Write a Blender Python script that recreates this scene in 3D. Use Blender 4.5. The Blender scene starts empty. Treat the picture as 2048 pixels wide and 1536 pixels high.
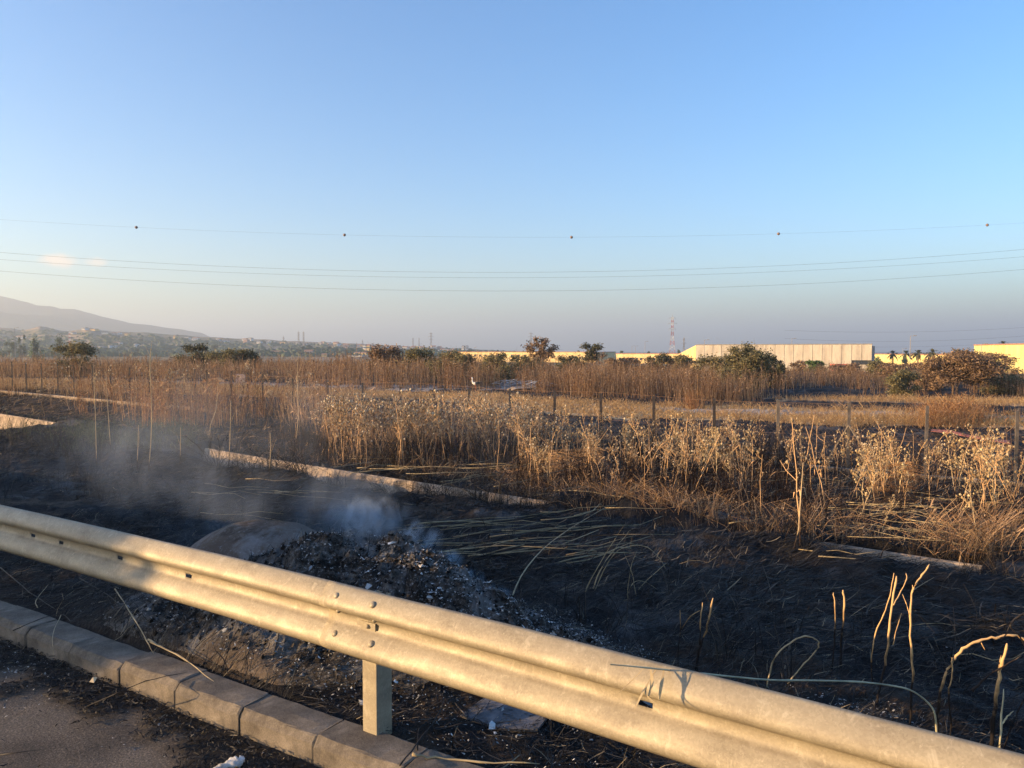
import bpy, math, random
import numpy as np
from mathutils import Vector
rng = np.random.default_rng(7)
random.seed(7)
C = bpy.context.scene.collection
SC = bpy.context.scene
R = math.radians

# ------------------------------------------------------------------ camera, sky, sun, exposure
CAMZ = 1.85
FPX, CX, CY, HOR = 1538.0, 1024.0, 768.0, 702.0        # focal length and centre in photo pixels
PITCH = math.atan((CY - HOR) / FPX)
cam_d = bpy.data.cameras.new("camera")
cam = bpy.data.objects.new("camera", cam_d); C.objects.link(cam)
cam.location = (0, 0, CAMZ)
cam.rotation_euler = (math.pi / 2 - PITCH, 0, 0)
cam_d.sensor_width = 36.0
cam_d.lens = 36.0 * FPX / 2048.0
cam_d.clip_start = 0.05
cam_d.clip_end = 60000
SC.camera = cam

SUN_EL = 10.0
SUN_TO = Vector((-0.966, -0.26, math.tan(R(SUN_EL)))).normalized()
w = bpy.data.worlds.new("World"); SC.world = w; w.use_nodes = True
nt = w.node_tree; nt.nodes.clear()
wo = nt.nodes.new("ShaderNodeOutputWorld"); bg = nt.nodes.new("ShaderNodeBackground")
sky = nt.nodes.new("ShaderNodeTexSky"); sky.sky_type = 'NISHITA'; sky.sun_disc = False
sky.sun_elevation = R(SUN_EL); sky.sun_rotation = math.atan2(SUN_TO.x, SUN_TO.y)
sky.altitude = 0; sky.air_density = 1.0; sky.dust_density = 1.2; sky.ozone_density = 2.0
bg.inputs[1].default_value = 0.108
hs = nt.nodes.new('ShaderNodeHueSaturation'); hs.inputs['Saturation'].default_value = 1.28; nt.links.new(sky.outputs[0], hs.inputs['Color']); ml = nt.nodes.new('ShaderNodeMix'); ml.data_type = 'RGBA'; ml.blend_type = 'MULTIPLY'; ml.inputs[0].default_value = 1; ml.inputs[7].default_value = (.93, .99, 1.15, 1); nt.links.new(hs.outputs[0], ml.inputs[6]); nt.links.new(ml.outputs[2], bg.inputs[0]); CLOUD = ml.outputs[2]; nt.links.new(bg.outputs[0], wo.inputs[0])
# a few faint cumulus low on the left
tcw = nt.nodes.new("ShaderNodeTexCoord"); spx = nt.nodes.new("ShaderNodeSeparateXYZ"); nt.links.new(tcw.outputs["Generated"], spx.inputs[0])
def mth(op, a, b=None, c=None):
    n = nt.nodes.new("ShaderNodeMath"); n.operation = op
    for i, q in enumerate((a, b, c)):
        if q is None: continue
        if isinstance(q, (int, float)): n.inputs[i].default_value = q
        else: nt.links.new(q, n.inputs[i])
    return n.outputs[0]
azw = mth('ARCTAN2', spx.outputs[0], spx.outputs[1]); elw = mth('ARCSINE', spx.outputs[2])
cxy = nt.nodes.new("ShaderNodeCombineXYZ"); nt.links.new(azw, cxy.inputs[0]); nt.links.new(elw, cxy.inputs[1])
ncl = nt.nodes.new("ShaderNodeTexNoise"); ncl.inputs["Scale"].default_value = 42; ncl.inputs["Detail"].default_value = 6; ncl.inputs["Roughness"].default_value = .55; nt.links.new(cxy.outputs[0], ncl.inputs["Vector"])
cm = None
for (ca, ce, ra, re_, wt) in [(-.528, .100, .030, .013, 1.0), (-.495, .101, .022, .009, .8), (-.600, .108, .035, .010, .5), (-.55, .080, .03, .010, .35), (-.45, .055, .04, .006, .3), (-.75, .12, .06, .02, .6), (-.95, .10, .1, .02, .6)]:
    d1 = mth('DIVIDE', mth('SUBTRACT', azw, ca), ra); d2 = mth('DIVIDE', mth('SUBTRACT', elw, ce), re_); r2 = mth('ADD', mth('MULTIPLY', d1, d1), mth('MULTIPLY', d2, d2))
    g_ = mth('MULTIPLY', mth('MAXIMUM', mth('SUBTRACT', 1.0, r2), 0.0), wt); cm = g_ if cm is None else mth('MAXIMUM', cm, g_)
cf = nt.nodes.new("ShaderNodeMapRange"); cf.interpolation_type = 'SMOOTHSTEP'; nt.links.new(mth('MULTIPLY', cm, mth('MULTIPLY', ncl.outputs[0], 2.0)), cf.inputs[0]); cf.inputs[1].default_value = .35; cf.inputs[2].default_value = 1.1; cf.inputs[4].default_value = 1.0
cmx = nt.nodes.new("ShaderNodeMix"); cmx.data_type = 'RGBA'; nt.links.new(cf.outputs[0], cmx.inputs[0]); nt.links.new(CLOUD, cmx.inputs[6]); cmx.inputs[7].default_value = (3.9, 3.4, 2.9, 1); nt.links.new(cmx.outputs[2], bg.inputs[0])
sl = bpy.data.lights.new("sun", 'SUN'); sl.energy = 5.0; sl.angle = R(0.5); sl.color = (1.0, 0.65, 0.31)
sun = bpy.data.objects.new("sun", sl); C.objects.link(sun)
sun.rotation_euler = (-SUN_TO).to_track_quat('-Z', 'Y').to_euler()
SC.view_settings.view_transform = 'Standard'; SC.view_settings.look = 'None'
SC.view_settings.gamma = 1.0; SC.view_settings.use_curve_mapping = False
SC.view_settings.exposure = 1.62
SC.cycles.volume_max_steps = 128
SC.cycles.volume_step_rate = 0.6
SC.cycles.max_bounces = 6
SC.cycles.transparent_max_bounces = 8

# ------------------------------------------------------------------ numeric helpers
def _h(ix, iy, iz, seed):
    n = (ix * 374761393 + iy * 668265263 + iz * 2147483647 + seed * 1274126177) & 0xFFFFFFFF
    n = ((n ^ (n >> 13)) * 1274126177) & 0xFFFFFFFF
    n = (n ^ (n >> 16)) & 0xFFFFFFFF
    return n / 4294967295.0
def vn(x, y, seed=0):
    x = np.asarray(x, float); y = np.asarray(y, float)
    ix = np.floor(x).astype(np.int64); iy = np.floor(y).astype(np.int64)
    fx = x - ix; fy = y - iy
    fx = fx * fx * (3 - 2 * fx); fy = fy * fy * (3 - 2 * fy)
    a = _h(ix, iy, 0, seed); b = _h(ix + 1, iy, 0, seed); c = _h(ix, iy + 1, 0, seed); d = _h(ix + 1, iy + 1, 0, seed)
    return (a + (b - a) * fx) * (1 - fy) + (c + (d - c) * fx) * fy
def fbm(x, y, oct=4, seed=0):
    s = 0; a = 1.0; t = 0
    for k in range(oct):
        s = s + a * vn(x * 2 ** k + 17.3 * k, y * 2 ** k - 9.1 * k, seed + k); t += a; a *= 0.5
    return s / t
def sstep(a, b, x):
    t = np.clip((np.asarray(x, float) - a) / (b - a), 0, 1); return t * t * (3 - 2 * t)

DU = np.array([0.835, -0.55]); DV = np.array([0.55, 0.835])
def UV(x, y): return DU[0] * x + DU[1] * y, DV[0] * x + DV[1] * y
def XY(u, v): return DU[0] * u + DV[0] * v, DU[1] * u + DV[1] * v
def vcan(u): return 9.05 - 0.085 * np.minimum(u, 0) - 0.06 * np.maximum(u, 0)      # top edge of the channel's far wall
def wcan(u): return 1.15 + 1.7 * sstep(-18, -25, u) - .5 * sstep(-8, -5.5, u) + 0.2 * np.sin(u * 1.3)
def wopen(u):                                               # 1 where the channel lies open, 0 where earth and weeds have filled it
    u = np.asarray(u, float)
    a = sstep(-21.8, -22.6, u) + sstep(-15.2, -14.3, u) * (1 - sstep(-6.2, -5.2, u)) + sstep(-2.1, -1.6, u) * (1 - sstep(-.45, -.15, u)) * .8
    return np.clip(a, 0, 1)
def zcan(u): return -0.36 + 0.2 * sstep(-8, -28, u)
FA = np.array([8.42, 15.6]); FB = np.array([-22.7, 35.0])
FD = (FB - FA) / np.linalg.norm(FB - FA)
FNRM = np.array([-FD[1], FD[0]]); FNRM = FNRM if FNRM[1] > 0 else -FNRM
def fence_dist(x, y): return (x - FA[0]) * FNRM[0] + (y - FA[1]) * FNRM[1]
HEAP = [(-1.02, 4.98, 0.46, 0.58, 0.46), (-0.32, 4.55, 0.17, 0.45, 0.32), (0.30, 4.25, 0.12, 0.50, 0.26), (-1.75, 4.9, 0.15, .9, .5)]
def bump(x, y, b, sharp=1.0):
    cx, cy, a, sx, sy = b
    dx = x - cx; dy = y - cy
    p = (dx * DU[0] + dy * DU[1]) / sx; q = (dx * DV[0] + dy * DV[1]) / sy
    return a * np.exp(-0.5 * (p * p + q * q) ** sharp)
KD = np.array([.847, -.531]); KD /= np.linalg.norm(KD); KN = np.array([-KD[1], KD[0]]); K0 = np.array([-.886, 3.35])
def kd(x, y): return (x - K0[0]) * KN[0] + (y - K0[1]) * KN[1]
def Hs(x, y):                                                # large shape of the ground
    x = np.asarray(x, float); y = np.asarray(y, float)
    u, v = UV(x, y)
    zf = -0.72 + 0.72 * np.clip((8 - x) / 36, 0, 1)
    zn = np.interp(v, [2.5, 4, 7, 9], [0.10, 0.02, -0.20, -0.34]) + (zcan(u) + 0.36) * sstep(3, 9, v)
    z = zn + (zf - zn) * sstep(9.5, 17, v)
    z = z + (-0.25 - 0.0) * sstep(0.8, 4.0, fence_dist(x, y)) * sstep(26, 18, fence_dist(x, y)) * 0.6
    r = np.hypot(x, y)
    z = z + (-4.6 - z) * sstep(95, 230, r)
    z = np.where(kd(x, y) < .10, -0.04, z)
    return z
def H(x, y):
    x = np.asarray(x, float); y = np.asarray(y, float)
    u, v = UV(x, y); z = Hs(x, y)
    far = sstep(2.5, 3.2, v)
    z = z + far * ((fbm(x * .8, y * .8, 3, 5) - .5) * .16 + (fbm(x * 5, y * 5, 3, 9) - .5) * .11 + (fbm(x * 17, y * 17, 2, 19) - .5) * .035)
    vc = vcan(u); wc = wcan(u)
    near = vc - wc + (fbm(u * 1.4, v * 0, 4, 26) - .5) * 1.1
    z = z + 0.10 * np.exp(-((v - near + .5) / .45) ** 2) * (0.5 + fbm(u * .7, v * 0 + 2, 2, 3))
    ditch = sstep(near - .05, near + .35, v) * (1 - sstep(vc - .04, vc + .06, v))
    op = sstep(.25, .75, wopen(u) + (fbm(u * 2.2, v * 2.2, 4, 23) - .5) * 1.1)
    z = z + (.10 * (1 - op) + .09 * fbm(u * 2.7, v * 2.7, 3, 33)) * np.exp(-((v - vc - .1) / .4) ** 2)
    ditch = ditch * op
    z = z * (1 - ditch) + (-1.25) * ditch
    for b in HEAP: z = z + bump(x, y, b) * .8
    k_ = kd(x, y); z = np.where(k_ < 1.2, np.minimum(z, .115 + np.maximum(0, k_ - .2) * .9), z); z = np.where(k_ < .12, -0.04, z)
    return z
def ray(px, py):
    a = np.array([(px - CX) / FPX, 1.0, (CY - py) / FPX]); c, s = math.cos(PITCH), math.sin(PITCH)
    return np.array([a[0], a[1] * c + a[2] * s, -a[1] * s + a[2] * c])
def at(px, py, Y):                                           # world point at distance Y seen at a photo pixel
    d = ray(px, py); t = Y / d[1]; return np.array([d[0] * t, Y, CAMZ + d[2] * t])
def gnd(px, py, fine=True, tmax=400):
    d = ray(px, py); f = H if fine else Hs
    ts = np.geomspace(1.5, tmax, 1500)
    z = CAMZ + d[2] * ts; g = f(d[0] * ts, d[1] * ts)
    k = np.argmax(z < g) if np.any(z < g) else len(ts) - 1
    t = ts[k]; return np.array([d[0] * t, d[1] * t, float(f(d[0] * t, d[1] * t))])
def in_poly(x, y, poly):
    inside = np.zeros(np.shape(x), bool); n = len(poly)
    for i in range(n):
        x1, y1 = poly[i]; x2, y2 = poly[(i + 1) % n]
        c = ((y1 > y) != (y2 > y)) & (x < (x2 - x1) * (y - y1) / (y2 - y1 + 1e-12) + x1)
        inside ^= c
    return inside
def poly_px(pts): return [tuple(gnd(a, b, False)[:2]) for a, b in pts]

# ------------------------------------------------------------------ mesh helpers
class MB:
    def __init__(s): s.v = []; s.f = []; s.n = 0; s.m = []; s.col = []
    def add(s, v, f, mi=0):
        v = np.asarray(v, float).reshape(-1, 3); f = np.asarray(f, np.int64)
        if len(f) == 0: return s
        s.v.append(v); s.f.append(f + s.n); s.m.append(np.full(len(f), mi)); s.n += len(v); return s
    def mesh(s, name, mats, smooth=False, colors=None):
        me = bpy.data.meshes.new(name)
        V = np.concatenate(s.v) if s.v else np.zeros((0, 3))
        tot = []; loops = []
        for f in s.f: loops.append(f.ravel()); tot.append(np.full(len(f), f.shape[1]))
        loops = np.concatenate(loops); tot = np.concatenate(tot)
        me.vertices.add(len(V)); me.vertices.foreach_set("co", V.ravel().astype(np.float32))
        me.loops.add(len(loops)); me.loops.foreach_set("vertex_index", loops.astype(np.int32))
        me.polygons.add(len(tot)); st = np.concatenate([[0], np.cumsum(tot)[:-1]])
        me.polygons.foreach_set("loop_start", st.astype(np.int32))
        me.polygons.foreach_set("loop_total", tot.astype(np.int32))
        me.polygons.foreach_set("material_index", np.concatenate(s.m).astype(np.int32))
        me.polygons.foreach_set("use_smooth", np.full(len(tot), bool(smooth)))
        if colors is not None:
            ca = me.color_attributes.new("Col", 'FLOAT_COLOR', 'POINT')
            ca.data.foreach_set("color", colors.astype(np.float32).ravel())
        for m in (mats if isinstance(mats, (list, tuple)) else [mats]): me.materials.append(m)
        me.update(calc_edges=True); return me
    def build(s, name, mats, parent=None, smooth=False, colors=None, loc=None):
        if loc is not None:
            s.v = [a - np.asarray(loc) for a in s.v]
        o = bpy.data.objects.new(name, s.mesh(name, mats, smooth, colors)); C.objects.link(o)
        if parent is not None: o.parent = parent
        if loc is not None and parent is None: o.location = loc
        return o
BOXF = np.array([[0, 3, 2, 1], [4, 5, 6, 7], [0, 1, 5, 4], [1, 2, 6, 5], [2, 3, 7, 6], [3, 0, 4, 7]])
def box(mb, c, s, rz=0.0, mi=0):
    x, y, z = [k / 2 for k in s]
    v = np.array([[-x, -y, -z], [x, -y, -z], [x, y, -z], [-x, y, -z], [-x, -y, z], [x, -y, z], [x, y, z], [-x, y, z]])
    c_, s_ = math.cos(rz), math.sin(rz)
    v = np.stack([v[:, 0] * c_ - v[:, 1] * s_, v[:, 0] * s_ + v[:, 1] * c_, v[:, 2]], 1) + np.asarray(c)
    mb.add(v, BOXF, mi); return mb
def tubes(mb, P, Rd, sides=3, mi=0, cap=False):
    P = np.asarray(P, float); Rd = np.asarray(Rd, float)
    N, K, _ = P.shape
    T = np.gradient(P, axis=1); T /= np.linalg.norm(T, axis=2, keepdims=True) + 1e-9
    ref = np.where(np.abs(T[..., 2:3]) > .85, np.array([1.0, 0.1, 0]), np.array([0, 0, 1.0]))
    A = np.cross(T, ref); A /= np.linalg.norm(A, axis=2, keepdims=True) + 1e-9
    B = np.cross(T, A)
    an = np.arange(sides) * 2 * np.pi / sides
    V = P[:, :, None, :] + Rd[:, :, None, None] * (np.cos(an)[None, None, :, None] * A[:, :, None, :] + np.sin(an)[None, None, :, None] * B[:, :, None, :])
    idx = np.arange(N * K * sides).reshape(N, K, sides)
    a = idx[:, :-1]; b = idx[:, 1:]
    F = np.stack([a, np.roll(a, -1, 2), np.roll(b, -1, 2), b], -1).reshape(-1, 4)
    mb.add(V.reshape(-1, 3), F, mi)
    if cap:
        Fc = np.concatenate([idx[:, 0, ::-1], idx[:, -1, :]], 0)
        mb.v.append(np.zeros((0, 3))); mb.f.append(Fc + (mb.n - N * K * sides)); mb.m.append(np.full(len(Fc), mi))
    return mb
def tube(mb, pts, r0, r1=None, sides=5, mi=0, sub=0, cap=True):
    p = np.array(pts, float)
    if sub: p = spline(p, sub)
    r1 = r0 if r1 is None else r1
    rr_ = np.linspace(r0, r1, len(p))
    if sub and len(p) > 6:
        rr_ = rr_ * (1 + .28 * (np.arange(len(p)) % 4 == 0) + rng.normal(0, .10, len(p))); rr_[-1] *= .45; p[1:-1] += rng.normal(0, r0 * .35, (len(p) - 2, 3))
    return tubes(mb, p[None], rr_[None], sides, mi, cap)
def spline(p, n):
    p = np.asarray(p, float); q = np.vstack([2 * p[0] - p[1], p, 2 * p[-1] - p[-2]]); out = []
    for i in range(1, len(q) - 2):
        for t in np.arange(n) / n:
            out.append(0.5 * ((2 * q[i]) + (-q[i - 1] + q[i + 1]) * t + (2 * q[i - 1] - 5 * q[i] + 4 * q[i + 1] - q[i + 2]) * t * t + (-q[i - 1] + 3 * q[i] - 3 * q[i + 1] + q[i + 2]) * t ** 3))
    out.append(p[-1]); return np.array(out)
def ribbons(mb, P, W, S, mi=0):                               # P (N,K,3), W (N,K), S (N,3) sideways direction
    N, K, _ = P.shape
    V = np.stack([P - W[..., None] * S[:, None], P + W[..., None] * S[:, None]], 2)
    idx = np.arange(N * K * 2).reshape(N, K, 2)
    F = np.stack([idx[:, :-1, 0], idx[:, :-1, 1], idx[:, 1:, 1], idx[:, 1:, 0]], -1).reshape(-1, 4)
    return mb.add(V.reshape(-1, 3), F, mi)
def tag(o, label=None, cat=None, group=None, kind=None):
    if label: o["label"] = label
    if cat: o["category"] = cat
    if group: o["group"] = group
    if kind: o["kind"] = kind
    return o
def empty(name, loc, rz=0):
    o = bpy.data.objects.new(name, None); C.objects.link(o); o.location = loc; o.rotation_euler.z = rz
    o.empty_display_size = .1; return o
def copy_tree(o, parent=None):
    c = o.copy(); C.objects.link(c)
    if parent is not None: c.parent = parent
    for ch in list(o.children): copy_tree(ch, c)
    return c

# ------------------------------------------------------------------ materials
def mat(name, rough=.8, metal=0.0, spec=.3):
    m = bpy.data.materials.new(name); m.use_nodes = True
    b = m.node_tree.nodes["Principled BSDF"]
    b.inputs["Roughness"].default_value = rough; b.inputs["Metallic"].default_value = metal
    b.inputs["Specular IOR Level"].default_value = spec
    return m, m.node_tree, b
def noise(nt, scale, detail=4, rough=.6, vec=None, dist=0):
    n = nt.nodes.new("ShaderNodeTexNoise"); n.inputs["Scale"].default_value = scale
    n.inputs["Detail"].default_value = detail; n.inputs["Roughness"].default_value = rough; n.inputs["Distortion"].default_value = dist
    if vec is not None: nt.links.new(vec, n.inputs["Vector"])
    return n
def ramp(nt, fac, stops):
    r = nt.nodes.new("ShaderNodeValToRGB"); nt.links.new(fac, r.inputs[0]); e = r.color_ramp.elements
    while len(e) < len(stops): e.new(.5)
    for k, (p, c) in enumerate(stops):
        e[k].position = p; e[k].color = (*c, 1) if len(c) == 3 else c
    return r
def mixc(nt, fac, a, b, mode='MIX'):
    m = nt.nodes.new("ShaderNodeMix"); m.data_type = 'RGBA'; m.blend_type = mode
    if isinstance(fac, float): m.inputs[0].default_value = fac
    else: nt.links.new(fac, m.inputs[0])
    for s, i in ((a, 6), (b, 7)):
        if isinstance(s, tuple): m.inputs[i].default_value = (*s, 1)
        else: nt.links.new(s, m.inputs[i])
    return m.outputs[2]
def coords(nt, kind="Object"):
    t = nt.nodes.new("ShaderNodeTexCoord"); return t.outputs[kind]
def geo(nt): return nt.nodes.new("ShaderNodeNewGeometry")
def scaled(nt, vec, s):
    m = nt.nodes.new("ShaderNodeMapping"); m.inputs["Scale"].default_value = s; nt.links.new(vec, m.inputs[0]); return m.outputs[0]
def bump_n(nt, b, h, strength=.5, dist=.01):
    n = nt.nodes.new("ShaderNodeBump"); n.inputs["Strength"].default_value = strength; n.inputs["Distance"].default_value = dist
    nt.links.new(h, n.inputs["Height"]); nt.links.new(n.outputs[0], b.inputs["Normal"])
def flat(name, c, rough=.8, metal=0, var=.25, scale=6):
    m, nt, b = mat(name, rough, metal)
    n = noise(nt, scale, 4, .6, coords(nt)); lo = tuple(k * (1 - var) for k in c); hi = tuple(min(1, k * (1 + var)) for k in c)
    r = ramp(nt, n.outputs[0], [(.3, lo), (.7, hi)]); nt.links.new(r.outputs[0], b.inputs[0]); return m
def island(name, stops, rough=.85, trans=0.0):
    m, nt, b = mat(name, rough, 0, .15)
    g = geo(nt); r = ramp(nt, g.outputs["Random Per Island"], stops)
    n = noise(nt, 9, 2, .5, g.outputs["Position"])
    c = mixc(nt, 1.0, r.outputs[0], ramp(nt, n.outputs[0], [(.3, (.6, .6, .6)), (.7, (1.25, 1.25, 1.25))]).outputs[0], 'MULTIPLY')
    nt.links.new(c, b.inputs[0])
    if trans > 0:
        t = nt.nodes.new("ShaderNodeBsdfTranslucent"); nt.links.new(c, t.inputs[0])
        mx = nt.nodes.new("ShaderNodeMixShader"); mx.inputs[0].default_value = trans
        o = nt.nodes["Material Output"]
        nt.links.new(b.outputs[0], mx.inputs[1]); nt.links.new(t.outputs[0], mx.inputs[2]); nt.links.new(mx.outputs[0], o.inputs[0])
    return m
def heightramp(name, low, high, z0, z1, rough=.85):           # dark at the foot, pale above, with a noisy edge
    m, nt, b = mat(name, rough, 0, .2)
    tc = coords(nt, "Object"); sx = nt.nodes.new("ShaderNodeSeparateXYZ"); nt.links.new(tc, sx.inputs[0])
    n = noise(nt, 12, 3, .6, tc)
    mr = nt.nodes.new("ShaderNodeMapRange"); nt.links.new(sx.outputs[2], mr.inputs[0]); mr.inputs[1].default_value = z0; mr.inputs[2].default_value = z1
    ad = nt.nodes.new("ShaderNodeMath"); ad.operation = 'ADD'; nt.links.new(mr.outputs[0], ad.inputs[0])
    sb = nt.nodes.new("ShaderNodeMath"); sb.operation = 'MULTIPLY_ADD'; nt.links.new(n.outputs[0], sb.inputs[0]); sb.inputs[1].default_value = 1.2; sb.inputs[2].default_value = -.6
    nt.links.new(sb.outputs[0], ad.inputs[1])
    r = ramp(nt, ad.outputs[0], [(.25, low), (.75, high)])
    g = geo(nt); v = ramp(nt, g.outputs["Random Per Island"], [(0, (.65, .6, .55)), (1, (1.25, 1.2, 1.15))])
    nt.links.new(mixc(nt, 1.0, r.outputs[0], v.outputs[0], 'MULTIPLY'), b.inputs[0]); return m

CHAR = (.016, .015, .016)
M = {}
M['litter'] = island('charred_straw_material', [(0, (.007, .007, .008)), (.5, (.022, .021, .021)), (.80, (.040, .037, .034)), (.95, (.085, .075, .062)), (1, (.28, .23, .15))], .6)
M['litter_brown'] = island('scorched_straw_material', [(0, (.022, .016, .013)), (.35, (.07, .046, .030)), (.7, (.17, .11, .065)), (1, (.52, .36, .20))], .7)
M['straw'] = island('dry_grass_material', [(0, (.34, .21, .10)), (.5, (.58, .39, .19)), (1, (.80, .60, .33))], .75, .3)
M['reeds'] = island('dry_reed_material', [(0, (.14, .08, .045)), (.35, (.32, .19, .10)), (.7, (.52, .33, .18)), (1, (.72, .50, .29))], .8, .25)
M['stalk'] = heightramp('scorched_stalk_material', (.035, .022, .016), (.62, .41, .22), 0.0, .45)
M['stalkpale'] = heightramp('pale_stalk_material', (.03, .022, .018), (.56, .44, .27), 0.0, .4)
M['stalkfront'] = heightramp('dark_foot_stalk_material', (.015, .012, .011), (.66, .44, .21), .12, .50)
M['heads'] = island('seed_head_material', [(0, (.20, .13, .075)), (.6, (.42, .31, .18)), (1, (.72, .60, .42))], .8, .1)
M['headsgold'] = island('gold_seed_head_material', [(0, (.30, .19, .09)), (.5, (.54, .38, .19)), (1, (.74, .58, .33))], .8, .1)
M['rusty'] = island('rusty_twig_material', [(0, (.16, .075, .035)), (.5, (.44, .23, .10)), (1, (.72, .44, .21))], .8, .2)
M['cane'] = island('burnt_cane_material', [(0, (.06, .05, .035)), (.5, (.28, .22, .13)), (1, (.66, .54, .32))], .5)
M['blackcane'] = island('black_cane_material', [(0, (.012, .012, .012)), (.7, (.035, .03, .027)), (1, (.10, .085, .065))], .5)
M['greencane'] = island('green_cane_material', [(0, (.38, .35, .22)), (1, (.50, .45, .29))], .5)
M['weed'] = island('green_weed_material', [(0, (.05, .06, .03)), (.6, (.11, .13, .07)), (1, (.20, .21, .12))], .7, .2)
M['flake'] = island('white_ash_material', [(0, (.14, .15, .16)), (.5, (.34, .35, .36)), (1, (.72, .71, .69))], .9)
M['bark'] = flat('bark_material', (.13, .09, .06), .9, var=.4, scale=8)
def leafmat(name, a, b, c): return island(name, [(0, a), (.5, b), (1, c)], .75, .25)
M['olive'] = leafmat('olive_leaf_material', (.09, .09, .05), (.20, .18, .095), (.34, .29, .15))
M['dark'] = leafmat('dark_leaf_material', (.05, .055, .035), (.11, .11, .065), (.20, .18, .10))
M['brownleaf'] = leafmat('scorched_leaf_material', (.10, .07, .05), (.25, .165, .105), (.44, .30, .18))
M['green'] = leafmat('green_leaf_material', (.05, .09, .03), (.09, .15, .05), (.16, .22, .08))
M['pine'] = leafmat('far_tree_material', (.05, .07, .04), (.09, .12, .065), (.15, .18, .10))
M['palm'] = leafmat('palm_leaf_material', (.05, .06, .02), (.10, .10, .04), (.16, .14, .06))
M['steel'] = flat('pylon_steel_material', (.30, .28, .26), .6, .0, .2)
M['redpaint'] = flat('pylon_red_material', (.45, .13, .09), .6, 0, .2)
M['whitepaint'] = flat('pylon_white_material', (.62, .60, .57), .6, 0, .2)
M['wire'] = flat('wire_material', (.07, .07, .08), .5, .3, .1)
M['glass'] = flat('window_glass_material', (.03, .035, .04), .15, 0, .2)
M['slotdark'] = flat('slot_dark_material', (.02, .02, .02), .9)

# galvanised steel, weathered and dusty
m, nt, b = mat('galvanised_steel_material', .5, .15, .5)
g = coords(nt); n1 = noise(nt, 5, 6, .65, scaled(nt, g, (1, 1, 3))); n2 = noise(nt, 60, 3, .7, g)
vo = nt.nodes.new("ShaderNodeTexVoronoi"); vo.inputs["Scale"].default_value = 150; nt.links.new(g, vo.inputs[0])
c = ramp(nt, n1.outputs[0], [(.25, (.185, .155, .105)), (.5, (.275, .235, .16)), (.75, (.36, .31, .21))]).outputs[0]
c = mixc(nt, .22, c, ramp(nt, vo.outputs["Color"], [(.2, (.20, .17, .125)), (.8, (.42, .37, .28))]).outputs[0])
c = mixc(nt, ramp(nt, n2.outputs[0], [(.60, (0, 0, 0)), (.72, (.5, .5, .5))]).outputs[0], c, (.46, .41, .31))
n4 = noise(nt, 22, 5, .7, scaled(nt, g, (1, 1, .35)), .8)
c = mixc(nt, ramp(nt, n4.outputs[0], [(.56, (0, 0, 0)), (.66, (.55, .55, .55))]).outputs[0], c, (.44, .39, .29))
n5 = noise(nt, 3.2, 6, .7, g, .5)
c = mixc(nt, ramp(nt, n5.outputs[0], [(.50, (0, 0, 0)), (.70, (.5, .5, .5))]).outputs[0], c, (.20, .165, .12))
n3 = noise(nt, 14, 5, .75, scaled(nt, g, (.6, .6, 6)))
c = mixc(nt, ramp(nt, n3.outputs[0], [(.58, (0, 0, 0)), (.75, (.6, .6, .6))]).outputs[0], c, (.22, .17, .12))
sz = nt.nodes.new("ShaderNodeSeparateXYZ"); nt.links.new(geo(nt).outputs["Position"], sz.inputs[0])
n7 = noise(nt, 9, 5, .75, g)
for zc, wd, amt in ((.683, .010, .8), (.622, .010, .45), (.505, .012, .6)):     # shade under the folds painted as dark lines, with blotchy grime
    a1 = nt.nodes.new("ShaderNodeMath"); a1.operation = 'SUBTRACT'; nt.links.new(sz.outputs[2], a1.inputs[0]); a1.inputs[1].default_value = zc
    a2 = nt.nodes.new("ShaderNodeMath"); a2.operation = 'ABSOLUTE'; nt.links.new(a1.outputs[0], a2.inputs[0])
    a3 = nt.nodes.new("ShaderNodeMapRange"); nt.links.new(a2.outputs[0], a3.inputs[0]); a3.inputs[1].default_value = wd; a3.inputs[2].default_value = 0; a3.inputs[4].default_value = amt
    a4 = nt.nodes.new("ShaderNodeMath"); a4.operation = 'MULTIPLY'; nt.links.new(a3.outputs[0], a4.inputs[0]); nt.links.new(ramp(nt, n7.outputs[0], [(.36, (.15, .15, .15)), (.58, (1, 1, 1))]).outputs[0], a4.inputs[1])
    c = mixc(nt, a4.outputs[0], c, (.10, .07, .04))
nt.links.new(c, b.inputs[0])
nt.links.new(ramp(nt, n1.outputs[0], [(.3, (.68, .68, .68)), (.7, (.50, .50, .50))]).outputs[0], b.inputs["Roughness"])
bump_n(nt, b, n2.outputs[0], .10, .001)
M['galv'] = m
# concrete
def concrete(name, lo, mid, hi, sc=3, streak=False, soot=0.0):
    m, nt, b = mat(name, .9, 0, .2); g = coords(nt)
    n1 = noise(nt, sc, 6, .65, scaled(nt, g, (1, 1, .25)) if streak else g); n2 = noise(nt, sc * 25, 3, .7, g)
    c = ramp(nt, n1.outputs[0], [(.3, lo), (.5, mid), (.72, hi)]).outputs[0]
    c = mixc(nt, .5, c, mixc(nt, 1.0, c, ramp(nt, n2.outputs[0], [(.35, (.55, .55, .55)), (.65, (1.3, 1.3, 1.3))]).outputs[0], 'MULTIPLY'))
    if soot:
        n3 = noise(nt, 2.6, 6, .7, g, .6)
        c = mixc(nt, ramp(nt, n3.outputs[0], [(.45, (0, 0, 0)), (.68, (soot, soot, soot))]).outputs[0], c, (.03, .027, .025))
    nt.links.new(c, b.inputs[0]); bump_n(nt, b, n2.outputs[0], .6, .004); return m
M['kerb'] = concrete('kerb_concrete_material', (.08, .068, .056), (.145, .125, .102), (.22, .19, .155), 5, soot=.95)
M['channel'] = concrete('channel_concrete_material', (.22, .17, .125), (.36, .28, .21), (.50, .41, .31), 2.2, soot=.8)
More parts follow.
